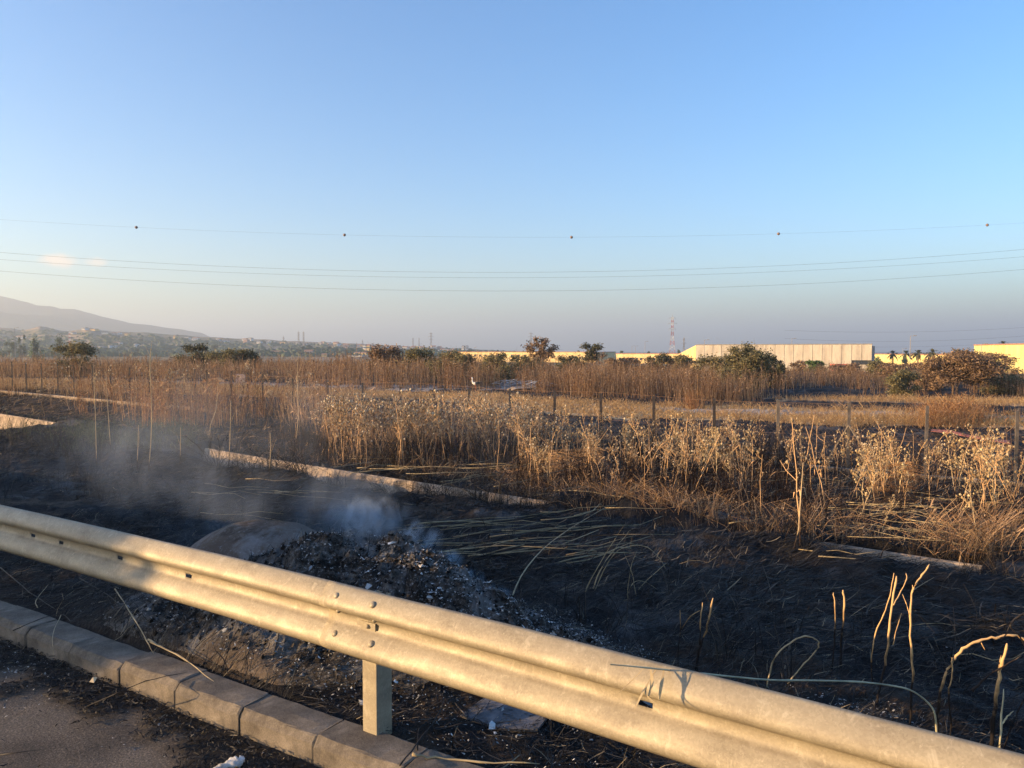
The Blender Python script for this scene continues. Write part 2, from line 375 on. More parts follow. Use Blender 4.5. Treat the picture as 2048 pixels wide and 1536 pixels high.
M['panelgrey'] = concrete('wall_panel_material', (.34, .30, .25), (.48, .43, .35), (.58, .53, .44), .5, True)
M['yellowwall'] = concrete('yellow_render_material', (.62, .50, .18), (.74, .62, .25), (.80, .70, .33), .35, True)
M['ochre_and_lit_wall'] = concrete('ochre_and_lit_wall_material', (.66, .45, .18), (.76, .55, .25), (.82, .64, .34), .35, True)
M['white'] = concrete('white_render_material', (.55, .53, .50), (.68, .66, .62), (.78, .76, .72), .3)
M['pinkwall'] = concrete('pink_render_material', (.45, .30, .24), (.55, .38, .31), (.62, .46, .38), .3)
M['roof'] = flat('roof_tile_material', (.36, .19, .12), .9, scale=1)
M['greyroof'] = flat('grey_roof_material', (.22, .21, .20), .9, scale=1)
M['redbox'] = flat('red_container_material', (.55, .10, .05), .6, var=.15, scale=2)
# terrain: real surface colours per vertex plus fine grain
m, nt, b = mat('ground_material', .92, 0, .15); at_ = nt.nodes.new("ShaderNodeAttribute"); at_.attribute_name = "Col"
p = geo(nt).outputs["Position"]
n1 = noise(nt, 6, 6, .75, p); n2 = noise(nt, 45, 4, .8, p); n3 = noise(nt, .7, 5, .7, p)
v = ramp(nt, n1.outputs[0], [(.3, (.45, .45, .45)), (.7, (1.6, 1.6, 1.6))]).outputs[0]
c = mixc(nt, 1.0, at_.outputs[0], v, 'MULTIPLY')
c = mixc(nt, 1.0, c, ramp(nt, n3.outputs[0], [(.3, (.75, .75, .75)), (.7, (1.25, 1.25, 1.25))]).outputs[0], 'MULTIPLY')
c = mixc(nt, 1.0, c, ramp(nt, n2.outputs[0], [(.3, (.5, .5, .5)), (.55, (1, 1, 1)), (.75, (2.2, 2.2, 2.3))]).outputs[0], 'MULTIPLY')
nt.links.new(c, b.inputs[0]); bump_n(nt, b, n2.outputs[0], 1.0, .02); M['ground'] = m
# asphalt with soot drifted towards the kerb
m, nt, b = mat('asphalt_material', .85, 0, .25); at_ = nt.nodes.new("ShaderNodeAttribute"); at_.attribute_name = "Col"
p = geo(nt).outputs["Position"]; n1 = noise(nt, 90, 3, .8, p); n2 = noise(nt, 2.5, 5, .65, p)
c = ramp(nt, n2.outputs[0], [(.3, (.085, .070, .056)), (.7, (.155, .128, .10))]).outputs[0]
c = mixc(nt, 1.0, c, ramp(nt, n1.outputs[0], [(.32, (.4, .4, .4)), (.55, (1.0, 1.0, 1.0)), (.7, (2.3, 2.2, 2.1))]).outputs[0], 'MULTIPLY')
c = mixc(nt, at_.outputs["Fac"], c, (.014, .013, .013))
nt.links.new(c, b.inputs[0]); bump_n(nt, b, n1.outputs[0], .8, .006); M['asphalt'] = m
# ash heap
m, nt, b = mat('ash_heap_material', .95, 0, .1); at_ = nt.nodes.new("ShaderNodeAttribute"); at_.attribute_name = "Col"
p = geo(nt).outputs["Position"]; n1 = noise(nt, 7, 6, .8, p, .8); n2 = noise(nt, 38, 5, .85, p); n3 = noise(nt, 3, 4, .7, p, .5)
c = ramp(nt, n1.outputs[0], [(.34, (.012, .011, .010)), (.47, (.050, .042, .035)), (.57, (.13, .115, .10)), (.70, (.30, .285, .27))]).outputs[0]
c = mixc(nt, at_.outputs["Fac"], c, mixc(nt, n3.outputs[0], (.13, .10, .08), (.22, .175, .14)))
n6 = noise(nt, 2.2, 5, .75, p, .6)
c = mixc(nt, ramp(nt, n6.outputs[0], [(.49, (0, 0, 0)), (.64, (.75, .75, .75))]).outputs[0], c, (.30, .295, .29))
c = mixc(nt, ramp(nt, n2.outputs[0], [(.58, (0, 0, 0)), (.67, (.8, .8, .8))]).outputs[0], c, (.42, .42, .43))
nt.links.new(c, b.inputs[0]); bump_n(nt, b, n2.outputs[0], 1.0, .03); M['heap'] = m
# hills
def hillmat(name, a, b_, c_):
    m, nt, b = mat(name, 1, 0, 0); p = geo(nt).outputs["Position"]
    n1 = noise(nt, .006, 8, .7, p); n2 = noise(nt, .03, 5, .7, p)
    c = mixc(nt, ramp(nt, n1.outputs[0], [(.42, (0, 0, 0)), (.58, (1, 1, 1))]).outputs[0], a, b_)
    c = mixc(nt, ramp(nt, n2.outputs[0], [(.5, (0, 0, 0)), (.6, (1, 1, 1))]).outputs[0], c, c_)
    nt.links.new(c, b.inputs[0]); return m
M['hill'] = hillmat('dry_hill_material', (.34, .26, .19), (.22, .19, .12), (.08, .10, .06))
M['mount'] = hillmat('mountain_material', (.05, .055, .04), (.07, .065, .05), (.035, .04, .03))

# ------------------------------------------------------------------ ground
straw_poly = poly_px([(-250, 759), (600, 777), (800, 786), (960, 789), (1080, 797), (1200, 806), (1400, 812), (1600, 817), (1800, 823), (2300, 836),
                      (2300, 866), (2048, 858), (1850, 853), (1640, 851), (1480, 840), (1300, 838), (1150, 832), (1000, 813), (860, 800), (600, 794), (-250, 774)])
gravel_poly = poly_px([(1120, 808), (1300, 815), (1480, 818), (1800, 826), (2300, 838), (2300, 850), (1900, 838), (1700, 833), (1480, 830), (1300, 822)])
straw2_poly = poly_px([(1500, 797), (1700, 796), (1980, 799), (2300, 806), (2300, 822), (2020, 812), (1800, 806), (1640, 803)])
pale_poly = poly_px([(520, 768), (700, 769), (960, 772), (1070, 768), (1080, 776), (940, 782), (760, 781), (520, 775)])
lefttrack_poly = poly_px([(-250, 757), (560, 766), (560, 776), (-250, 766)])
def ground_color(x, y):
    u, v = UV(x, y)
    j = (fbm(x * .9, y * .9, 3, 31) - .5) * 1.6; jx, jy = x + j, y + j * 1.3
    col = np.empty(x.shape + (3,)); col[:] = CHAR
    def put(mask, c, a=1.0):
        k = (np.asarray(mask, float) * a)[..., None]; col[:] = col * (1 - k) + np.array(c) * k
    put(fbm(x * .5, y * .5, 3, 71) > .6, (.036, .028, .023), .8); put(sstep(.60, .68, fbm(x * 1.7, y * 1.7, 4, 73)), (.085, .083, .083), .8); put(sstep(.60, .66, fbm(x * .9 + 5, y * .9, 4, 75)), (.07, .05, .036), .7)
    # beyond the channel: scorched earth, browner
    put(sstep(0, .8, v - vcan(u)) * sstep(26, 22, v), (.048, .036, .027), .55 + .45 * (fbm(x * .4, y * .4, 3, 41) > .5))
    put(in_poly(jx, jy, straw_poly), (.54, .38, .21)); put(in_poly(jx, jy, gravel_poly), (.38, .33, .28))
    put(in_poly(jx, jy, lefttrack_poly), (.27, .20, .15))
    put(in_poly(jx, jy, straw2_poly), (.44, .29, .16)); put(in_poly(jx, jy, pale_poly), (.36, .33, .30), (fbm(x * 1.1, y * 1.1, 3, 77) > .42) * .9)
    r = np.hypot(x, y)
    put(sstep(70, 95, r), (.10, .065, .04)); put(sstep(150, 260, r), (.15, .125, .07))
    fields = vn(x * .004 + 3, y * .009, 55) > .55
    put(sstep(260, 400, r) * fields, (.055, .07, .035))
    return col
ang = np.concatenate([np.linspace(-50, 50, 470), np.linspace(53, 307, 60)]) * np.pi / 180
rad = np.concatenate([[.01, .8], np.geomspace(1.6, 13, 215), np.geomspace(13.2, 60, 150), np.geomspace(61, 7500, 110)])
A, RR = np.meshgrid(ang, rad); GX = np.sin(A) * RR; GY = np.cos(A) * RR; GZ = H(GX, GY)
na = len(ang); nr = len(rad); idx = np.arange(na * nr).reshape(nr, na)
F = np.stack([idx[:-1], np.roll(idx, -1, 1)[:-1], np.roll(idx, -1, 1)[1:], idx[1:]], -1).reshape(-1, 4)
col = np.concatenate([ground_color(GX, GY), np.ones(GX.shape + (1,))], -1).reshape(-1, 4)
mb = MB(); mb.add(np.stack([GX, GY, GZ], -1), F)
tag(mb.build('ground', M['ground'], smooth=False, colors=col), kind='structure')

# road
us = np.linspace(-40, 25, 900); vs = np.concatenate([np.linspace(-6, 0, 20), np.linspace(.04, 2.36, 60)])
Ug, Vg = np.meshgrid(us, vs); X, Y = XY(Ug, Vg)
Z = 0.0 + (fbm(X * 3, Y * 3, 3, 2) - .5) * .006
soot = np.maximum(sstep(1.93, 2.06, Vg + (fbm(X * 3.2, Y * 3.2, 5, 12) - .5) * .75), .45 * sstep(.52, .7, fbm(X * 2, Y * 2, 5, 14))) * .95
Z = Z + soot * sstep(1.2, 2.2, Vg) * .018 * fbm(X * 12, Y * 12, 3, 6)
idx = np.arange(X.size).reshape(X.shape); F = np.stack([idx[:-1, :-1], idx[:-1, 1:], idx[1:, 1:], idx[1:, :-1]], -1).reshape(-1, 4)
colr = np.stack([soot] * 3 + [np.ones_like(soot)], -1).reshape(-1, 4)
mb = MB(); mb.add(np.stack([X, Y, Z], -1), F); tag(mb.build('road', M['asphalt'], colors=colr), kind='structure')

# kerb of separate 50 cm stones
KD = np.array([.847, -.531]); KD /= np.linalg.norm(KD); KN = np.array([-KD[1], KD[0]])
K0 = np.array([-.886, 3.35])
kerb = empty('kerb', (K0[0], K0[1], 0)); tag(kerb, kind='structure')
def kerb_mesh(seed):
    r = np.random.default_rng(seed)
    prof = np.array([[.0, -.06], [.0, .096], [.004, .106], [.020, .130], [.028, .136], [.10, .140], [.187, .14], [.195, .134], [.197, -.06]])
    xs = np.array([0.002, .010, .05, .12, .2, .28, .36, .44, .488, .497])
    V = []
    for i, x in enumerate(xs):
        inset = .003 if i in (0, len(xs) - 1) else 0
        for q in prof:
            d = q.copy(); d[0] += (inset if q[0] < .1 else -inset); d[1] -= inset * (q[1] > 0)
            jit = (r.random(2) - .5) * .007 * (0 < q[1] < .15)
            V.append([x, d[0] + jit[0], d[1] + jit[1]])
    V = np.array(V); n = len(prof); k = len(xs); idx = np.arange(n * k).reshape(k, n)
    F = np.stack([idx[:-1, :-1], idx[1:, :-1], idx[1:, 1:], idx[:-1, 1:]], -1).reshape(-1, 4)
    mb = MB(); mb.add(V, F)
    mb.f.append(np.array([idx[0][::1], idx[-1][::-1]])); mb.m.append(np.zeros(2))
    return mb.mesh('kerb_stone', M['kerb'])
km = [kerb_mesh(s) for s in range(6)]
kang = math.atan2(KD[1], KD[0])
for i in range(-34, 14):
    o = bpy.data.objects.new('kerb_stone', km[i % 6]); C.objects.link(o); o.parent = kerb
    q = KD * (.5 * i)
    o.location = (q[0] + KN[0] * random.uniform(-.006, .006), q[1] + KN[1] * random.uniform(-.006, .006), random.uniform(-.006, .005))
    o.rotation_euler = (random.uniform(-.01, .01), random.uniform(-.006, .006), kang + random.uniform(-.008, .008))

# concrete drainage channel: sheet following the ditch
us = np.linspace(-75, 30, 420)
prof = [(-.62, -1.18), (-.30, -1.16), (-.20, -.95), (-.03, -.04), (-.012, -.012), (0.01, -.006), (.03, -.03), (.05, -.5)]
V = []
for dv, dz in prof:
    v_ = vcan(us) + dv
    if dv < -.25: v_ = vcan(us) - wcan(us) * (.75 if dv < -.5 else .35)
    x_, y_ = XY(us, v_); V.append(np.stack([x_, y_, (zcan(us) + dz + .04) if dz > -.9 else np.full_like(us, -1.12) + (.1 if dz > -1 else 0)], -1))
V = np.stack(V, 0); idx = np.arange(V.shape[0] * V.shape[1]).reshape(V.shape[:2])
F = np.stack([idx[:-1, :-1], idx[:-1, 1:], idx[1:, 1:], idx[1:, :-1]], -1).reshape(-1, 4)
mb = MB(); mb.add(V, F); tag(mb.build('drainage_channel', M['channel']), kind='structure')

# ------------------------------------------------------------------ guardrail
RP = spline(np.array([(-20, 15.2), (-9, 8.65), (-3.44, 5.17), (-.718, 3.388), (.604, 2.47), (1.40, 1.905), (3.4, .5), (7.4, -2.3)]), 60)
seg = np.linalg.norm(np.diff(RP, axis=0), axis=1); RS = np.concatenate([[0], np.cumsum(seg)])
def rail_at(s):
    p = np.array([np.interp(s, RS, RP[:, 0]), np.interp(s, RS, RP[:, 1])])
    q = np.array([np.interp(s + .05, RS, RP[:, 0]), np.interp(s + .05, RS, RP[:, 1])]); t = (q - p) / np.linalg.norm(q - p)
    return p, t, np.array([t[1], -t[0]])                      # outwards = towards the road
ZT = .80
def rail_s(px):                                              # arc length where the rail is seen at pixel column px
    d = (px - CX) / FPX
    f = RP[:, 0] - d * (RP[:, 1] * math.cos(PITCH))
    k = np.argmax(f > 0); return RS[k - 1] + (RS[k] - RS[k - 1]) * (-f[k - 1]) / (f[k] - f[k - 1])
WP = np.array([(.006, -.004), (.002, .0), (.006, .004), (.020, -.004), (.042, -.026), (.060, -.050), (.068, -.066), (.070, -.078), (.067, -.089), (.054, -.101), (.030, -.113),
               (.016, -.122), (.010, -.132), (.0085, -.142), (.010, -.160), (.016, -.172), (.028, -.183), (.044, -.201), (.058, -.222), (.067, -.242), (.070, -.256), (.067, -.270), (.054, -.284), (.036, -.297), (.022, -.306), (.015, -.309)])
def beam(s0, s1, slots, off=0.0):
    st = list(np.arange(s0, s1, .06)) + [s1]
    hw = .027
    for q in slots: st += [q - hw, q - hw * .55, q + hw * .55, q + hw]
    st = sorted(set(round(a, 4) for a in st if s0 <= a <= s1))
    st = [a for a in st if all(abs(a - q) >= hw * .5 for q in slots)]
    wv = (vn(np.array(st) * 1.7, np.zeros(len(st)), 91) - .5) * .006
    V = []
    for a, d in zip(st, wv):
        p, t, nrm = rail_at(a)
        for o_, z_ in WP: V.append([p[0] + nrm[0] * (o_ + off + d - .01), p[1] + nrm[1] * (o_ + off + d - .01), ZT + z_ + d])
    n = len(WP); k = len(st); idx = np.arange(n * k).reshape(k, n)
    V = np.array(V); Fq = []
    mb = MB()
    hole = set()
    for q in slots:
        for i in range(k - 1):
            c_ = (st[i] + st[i + 1]) / 2
            if abs(c_ - q) < hw: hole.add((i, 13))
    for i in range(k - 1):
        for j in range(n - 1):
            if (i, j) not in hole: Fq.append([idx[i, j], idx[i, j + 1], idx[i + 1, j + 1], idx[i + 1, j]])
    mb.add(V, np.array(Fq))
    return mb
rail = empty('guardrail', (-.6, 3.35, 0))
tag(rail, 'weathered galvanised steel guardrail crossing the foreground behind the kerb', 'guardrail')
sj = rail_s(655)
slotsL = [rail_s(a) for a in (112, 230, 369)]; slotsL = slotsL + [slotsL[0] - .35, slotsL[0] - 1.0]
slotsR = [rail_s(1297), rail_s(1297) + 1.3]
def par(o, p):
    o.parent = p; o.matrix_parent_inverse = p.matrix_world.inverted(); return o
bpy.context.view_layer.update()
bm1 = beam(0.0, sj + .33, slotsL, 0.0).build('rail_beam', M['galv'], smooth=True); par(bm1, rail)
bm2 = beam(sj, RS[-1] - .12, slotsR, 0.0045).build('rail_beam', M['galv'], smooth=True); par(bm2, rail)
for o in (bm1, bm2):
    sm = o.modifiers.new('thickness', 'SOLIDIFY'); sm.thickness = .003; sm.offset = -1
def bolt(s, zo, out, tilt, r=.0155):
    p, t, nrm = rail_at(s)
    c0 = np.array([p[0] + nrm[0] * out, p[1] + nrm[1] * out, ZT + zo])
    nn = np.array([nrm[0] * math.cos(tilt), nrm[1] * math.cos(tilt), math.sin(tilt)]); a = np.array([t[0], t[1], 0]); b_ = np.cross(nn, a)
    rings = [(1.0, -.002), (1.0, .002), (.92, .005), (.7, .0085), (.4, .0105), (.05, .011)]
    V = []; ns = 14
    for rr, hh in rings:
        for k in range(ns):
            an = 2 * math.pi * k / ns; V.append(c0 + nn * hh + (a * math.cos(an) + b_ * math.sin(an)) * r * rr)
    idx = np.arange(len(rings) * ns).reshape(-1, ns)
    F = np.stack([idx[:-1], np.roll(idx, -1, 1)[:-1], np.roll(idx, -1, 1)[1:], idx[1:]], -1).reshape(-1, 4)
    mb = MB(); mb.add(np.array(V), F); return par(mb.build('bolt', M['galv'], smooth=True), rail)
tU = math.atan2(.043, .036)
s1, s2 = rail_s(683), rail_s(756)
for s_ in (s1, s2):
    bolt(s_, -.038, .0430, R(40)); bolt(s_ - .012, -.211, .0435, R(38))
    bolt(s_, -.108, .0330, -R(60), .011)
sb = rail_s(735)
p, t, nrm = rail_at(sb)
mb = MB(); box(mb, (p[0] + nrm[0] * .007, p[1] + nrm[1] * .007, ZT - .153), (.085, .006, .034), math.atan2(t[1], t[0]))
par(mb.build('bolt_plate', M['galv']), rail); bolt(sb, -.154, .011, 0, .010)
mb = MB(); box(mb, (p[0] + t[0] * .050 + nrm[0] * .0035, p[1] + t[1] * .050 + nrm[1] * .0035, ZT - .156), (.007, .003, .030), math.atan2(t[1], t[0]))
par(mb.build('slot', M['slotdark']), rail)  # dark bar laid on the steel in place of an open slot
def post(s):
    p, t, nrm = rail_at(s); rz = math.atan2(t[1], t[0])
    hw, dp, th = .043, .10, .006
    out = [(-hw, -.0), (hw, 0), (hw, dp), (hw - .03, dp), (hw - .03, dp - th), (hw - th, dp - th), (hw - th, th), (-hw + th, th), (-hw + th, dp - th), (-hw + .03, dp - th), (-hw + .03, dp), (-hw, dp)]
    c_ = np.array([p[0] - nrm[0] * .035, p[1] - nrm[1] * .035]); V = []
    for z_ in (-.35, .755):
        for a, b_ in out: V.append([c_[0] + t[0] * a - nrm[0] * b_, c_[1] + t[1] * a - nrm[1] * b_, z_])
    n = len(out); F = np.array([[i, (i + 1) % n, n + (i + 1) % n, n + i] for i in range(n)])
    mb = MB(); mb.add(np.array(V), F); mb.f.append(np.array([np.arange(n, 2 * n)])); mb.m.append(np.zeros(1))
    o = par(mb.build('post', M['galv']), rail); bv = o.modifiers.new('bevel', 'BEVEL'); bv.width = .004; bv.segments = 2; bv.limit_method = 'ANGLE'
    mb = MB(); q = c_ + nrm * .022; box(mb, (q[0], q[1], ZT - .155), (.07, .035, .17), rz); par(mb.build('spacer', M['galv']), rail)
sp = rail_s(722)
for k in (-3, -2, -1, 0, 1): post(sp + 4.0 * k)

# ------------------------------------------------------------------ ash heap and bare earth hump
def heap_patch(x0, x1, y0, y1, step):
    xs = np.arange(x0, x1, step); ys = np.arange(y0, y1, step); return np.meshgrid(xs, ys)
X, Y = heap_patch(-2.6, 1.6, 3.0, 6.6, .018)
hsum = sum(bump(X, Y, b) for b in HEAP)
rough = (fbm(X * 3.1, Y * 3.1, 3, 101) - .5) * .22 + (fbm(X * 11, Y * 11, 3, 103) - .5) * .11 + np.abs(fbm(X * 22, Y * 22, 3, 107) - .5) * .13
u, v = UV(X, Y)
base = Hs(X, Y)
Z = base + hsum * 1.02 + rough * sstep(.04, .22, hsum) + .012
edge = sstep(.035, .09, hsum + (fbm(X * 4, Y * 4, 3, 111) - .5) * .06) * sstep(.21, .26, kd(X, Y))
Zg = H(X, Y)
Z = np.minimum(Z, .125 + np.maximum(0, kd(X, Y) - .2) * .95 + (fbm(X * 9, Y * 9, 3, 12) - .5) * .03)
Z = np.where(edge > 0, np.maximum(Z, Zg + .012) * edge + (Zg - .06) * (1 - edge), Zg - .08)
idx = np.arange(X.size).reshape(X.shape); F = np.stack([idx[:-1, :-1], idx[:-1, 1:], idx[1:, 1:], idx[1:, :-1]], -1).reshape(-1, 4)
keep = (edge.reshape(-1)[F].max(1) > 0); F = F[keep]
br = sstep(.46, .62, fbm(X * 1.3 + 4, Y * 1.3, 3, 120)) * sstep(4.6, 3.9, Y) * .8
colh = np.stack([br] * 3 + [np.ones_like(br)], -1).reshape(-1, 4)
HX, HY, HZ, HE = X.copy(), Y.copy(), Z.copy(), edge.copy()
mb = MB(); mb.add(np.stack([X, Y, Z], -1), F)
hp = mb.build('ash_heap', M['heap'], colors=colh); tag(hp, 'smouldering heap of dark burnt rubbish and white ash behind the guardrail', 'ash heap')
# smooth brown hump left of the heap
ctr = at(535, 1048, 6.0)
X, Y = np.meshgrid(np.arange(-1.3, 1.3, .03), np.arange(-1.0, 1.0, .03))
rr = (X / 1.0) ** 2 + (Y / .75) ** 2
zz = ctr[2] * np.clip(1 - rr, -.4, 1) ** 1 + (fbm(X * 5, Y * 5, 3, 140) - .5) * .05 * (1 - np.clip(rr - .9, 0, 1))
WX = ctr[0] - .05 + X * .835 + Y * .55; WY = ctr[1] + .1 - X * .55 + Y * .835
idx = np.arange(X.size).reshape(X.shape); F = np.stack([idx[:-1, :-1], idx[:-1, 1:], idx[1:, 1:], idx[1:, :-1]], -1).reshape(-1, 4)
F = F[rr.reshape(-1)[F].max(1) < 1.35]
mb = MB(); mb.add(np.stack([WX, WY, np.maximum(zz, -.35)], -1), F)
colh = np.ones((X.size, 4)); colh[:, :3] = (.95 - .5 * (fbm(X * 2, Y * 2, 3, 8) > .58)).reshape(-1, 1)
o = mb.build('earth_mound', M['heap'], smooth=True, colors=colh); tag(o, 'smooth bare brown earth hump left of the smoking ash heap', 'earth mound')

# surface height including heap for scattering
from bisect import bisect_left
def top(x, y):
    z = H(x, y); ix = np.round((x + 2.6) / .018).astype(int); iy = np.round((y - 3.0) / .018).astype(int)
    ok = (ix >= 0) & (iy >= 0) & (ix < HX.shape[1]) & (iy < HX.shape[0])
    ixc = np.clip(ix, 0, HX.shape[1] - 1); iyc = np.clip(iy, 0, HX.shape[0] - 1)
    hz = HZ[iyc, ixc]; e = HE[iyc, ixc] > .3
    return np.where(ok & e, np.maximum(z, hz), z)

# ------------------------------------------------------------------ ground litter
def lay_blades(n, usr, vsr, lmin, lmax, w, name, mt, flow=.5, lift=.03, avoid=None, dens=None, kind='stuff', label=None, pos=None, cat=None):
    if pos is None:
        uu = rng.uniform(*usr, n); vv = rng.uniform(*vsr, n); x, y = XY(uu, vv)
    else: x, y = pos; n = len(x)
    inview = (y > 1) & (np.abs(x / np.maximum(y, .1)) < .85)
    if dens is not None: inview &= rng.random(n) < dens(x, y)
    x, y = x[inview], y[inview]; n = len(x)
    L = rng.uniform(lmin, lmax, n) * rng.uniform(.5, 1, n)
    a = (rng.normal(0, flow, n) + (vn(x * .6, y * .6, 61) - .5) * 2.6)
    d = np.stack([np.cos(a), np.sin(a)], 1); cv = rng.normal(0, .35, n)
    pe = np.stack([-d[:, 1], d[:, 0]], 1); P = []
    el = np.abs(rng.normal(0, lift, n)); 
    for t in (-.5, -.17, .17, .5):
        q = np.stack([x, y], 1) + d * (L * t)[:, None] + pe * (cv * L * (t * t))[:, None]
        z = top(q[:, 0], q[:, 1]) + .006 + el * (t + .5) * 1.5 + rng.uniform(0, .012, n) 
        P.append(np.concatenate([q, z[:, None]], 1))
    P = np.stack(P, 1)
    W = (w * rng.uniform(.5, 1.3, n))[:, None] * np.array([.8, 1, .9, .3])[None]
    S = np.concatenate([pe, rng.normal(0, .5, (n, 1))], 1); S /= np.linalg.norm(S, axis=1, keepdims=True)
    mb = MB(); ribbons(mb, P, W, S)
    o = mb.build(name, mt); tag(o, label, cat, kind=kind); return o
def canal_ok(x, y):
    u, v = UV(x, y); return ((v < vcan(u) - wcan(u) - .02) | (v > vcan(u) + .14)).astype(float)
lay_blades(60000, (-9, 4), (2.5, 6.2), .05, .22, .0022, 'charred_straw', M['litter'], .8, .02, dens=lambda x, y: (1 - .88 * sstep(.06, .16, sum(bump(x, y, b) for b in HEAP))) * (kd(x, y) > .19), label='black charred straw matted over the ground behind the guardrail', cat='charred straw')
lay_blades(60000, (-26, 6), (5.2, 11.5), .10, .38, .0042, 'charred_straw', M['litter'], .5, .03, dens=canal_ok, label='black charred straw between the ash heap and the concrete channel', cat='charred straw')
lay_blades(70000, (-45, 6), (9.0, 21), .12, .5, .006, 'scorched_straw', M['litter_brown'], .6, .05, dens=canal_ok, label='scorched brown straw on the strip between channel and fence', cat='scorched straw')
lay_blades(9000, (-8, 3), (1.2, 2.32), .02, .10, .002, 'charred_debris', M['litter'], 3, .01, label='black soot crumbs and straw drifted along the road edge', cat='soot debris',
           pos=None, dens=lambda x, y: sstep(1.0, 1.9, UV(x, y)[1] + (fbm(x * 1.6, y * 1.6, 4, 12) - .5) * 2.0)) if False else None
# soot and crumbs on the road
n = 60000; uu = rng.uniform(-8, 3, n); vv = rng.uniform(1.0, 2.27, n); x, y = XY(uu, vv)
kp = rng.random(n) < np.maximum(.012, sstep(1.90, 2.06, vv + (fbm(x * 3.2, y * 3.2, 5, 12) - .5) * .75)); x, y = x[kp], y[kp]; n = len(x)
a = rng.uniform(0, 6.28, n); L = rng.uniform(.008, .05, n) ; d = np.stack([np.cos(a), np.sin(a)], 1)
z0 = .012 + rng.uniform(0, .022, n)
P = np.stack([np.concatenate([np.stack([x, y], 1) + d * (L * t)[:, None], (z0 + rng.uniform(-.004, .01, n))[:, None]], 1) for t in (-.5, 0, .5)], 1)
S = np.stack([-d[:, 1], d[:, 0], rng.normal(0, .8, n)], 1); S /= np.linalg.norm(S, axis=1, keepdims=True)
mb = MB(); ribbons(mb, P, (rng.uniform(.001, .0045, n))[:, None] * np.array([.6, 1, .5])[None], S)
tag(mb.build('soot_debris', M['litter']), 'black soot crumbs and burnt straw bits drifted against the kerb', 'soot debris', kind='stuff')
# white ash flakes
def flakes(x, y, smin, smax, name, label, zoff=.012):
    n = len(x); s = rng.uniform(smin, smax, n) * rng.random(n) ** 1.0 + smin * .4
    z = top(x, y) + zoff; k = 5
    an = np.sort(rng.uniform(0, 6.28, (n, k)), 1); rr = s[:, None] * rng.uniform(.5, 1, (n, k))
    tx = rng.normal(0, .5, n); ty = rng.normal(0, .5, n)
    dx = np.cos(an) * rr; dy = np.sin(an) * rr * rng.uniform(.4, 1, n)[:, None]
    V = np.stack([x[:, None] + dx, y[:, None] + dy, z[:, None] + s[:, None] * .3 + dx * tx[:, None] + dy * ty[:, None]], -1)
    Cc = np.stack([x, y, z + s * .55], 1)[:, None]
    V = np.concatenate([V, Cc], 1); b0 = np.arange(n)[:, None] * (k + 1)
    F = np.concatenate([np.stack([b0[:, 0] + j, b0[:, 0] + (j + 1) % k, b0[:, 0] + k], 1) for j in range(k)], 0)
    mb = MB(); mb.add(V.reshape(-1, 3), F); tag(mb.build(name, M['flake']), label, 'ash flakes', kind='stuff')
def clods(n, label):
    x, y = rng.uniform(-2.4, 1.5, n), rng.uniform(3.1, 6.3, n); hs_ = sum(bump(x, y, b) for b in HEAP); k = (rng.random(n) < sstep(.02, .22, hs_)) & (kd(x, y) > .22); x, y = x[k], y[k]; n = len(x)
    s_ = (.002 + .015 * rng.random(n) ** 5); z = top(x, y) + s_ * .3
    b = np.array([[1, 0, 0], [-1, 0, 0], [0, 1, 0], [0, -1, 0], [0, 0, 1], [0, 0, -1]]); V = np.stack([x, y, z], 1)[:, None] + b[None] * s_[:, None, None] * rng.uniform(.4, 1.5, (n, 6, 1)) + rng.normal(0, .25, (n, 6, 3)) * s_[:, None, None]
    f = np.array([[0, 2, 4], [2, 1, 4], [1, 3, 4], [3, 0, 4], [2, 0, 5], [1, 2, 5], [3, 1, 5], [0, 3, 5]]); F = (np.arange(n)[:, None, None] * 6 + f[None]).reshape(-1, 3)
    mb = MB(); mb.add(V.reshape(-1, 3), F); tag(mb.build('burnt_crumbs', M['crumb']), label, 'burnt crumbs', kind='stuff')
M['crumb'] = island('burnt_crumb_material', [(0, (.008, .007, .006)), (.45, (.030, .026, .023)), (.78, (.08, .07, .062)), (.94, (.20, .19, .18)), (1, (.46, .45, .43))], .9)
clods(38000, 'crumbly black and brown burnt lumps covering the ash heap')
def gauss(n, c, sx, sy):
    a = rng.normal(0, sx, n); b_ = rng.normal(0, sy, n); return c[0] + DU[0] * a + DV[0] * b_, c[1] + DU[1] * a + DV[1] * b_
fx, fy = [], []
for (n, c, sx, sy) in [(7500, (-.8, 4.6), .8, .5), (2600, (-.1, 4.3), .5, .2), (380, (-1.9, 5.0), .4, .3), (1300, tuple(gnd(1130, 1255)[:2]), .32, .12), (1100, (-.45, 3.75), .7, .22), (700, (-1.6, 4.2), .6, .3), (130, (-1.2, 3.9), .8, .25), (260, tuple(gnd(1000, 1215)[:2]), .25, .15),
                       (160, (-.4, 3.35), .6, .25), (320, tuple(gnd(1720, 1425)[:2]), .16, .07), (60, (0, 5.5), 2.2, 1.2), (60, tuple(gnd(1200, 1290)[:2]), .3, .2)]:
    a, b_ = gauss(n, c, sx, sy); fx.append(a); fy.append(b_)
fx = np.concatenate(fx); fy = np.concatenate(fy); k = UV(fx, fy)[1] > 2.56; fx, fy = fx[k], fy[k]
flakes(fx, fy, .0018, .015, 'ash_flakes', 'white ash flakes and scraps strewn over the smoking heap')
a, b_ = gauss(26, (-.5, 3.6), 1.3, .3); k = UV(a, b_)[1] > 2.6
a2, b2 = gauss(40, (-.6, 4.4), .9, .4); flakes(np.concatenate([a[k], a2]), np.concatenate([b_[k], b2]), .02, .045, 'ash_scraps', 'larger white burnt paper scraps below and behind the guardrail')
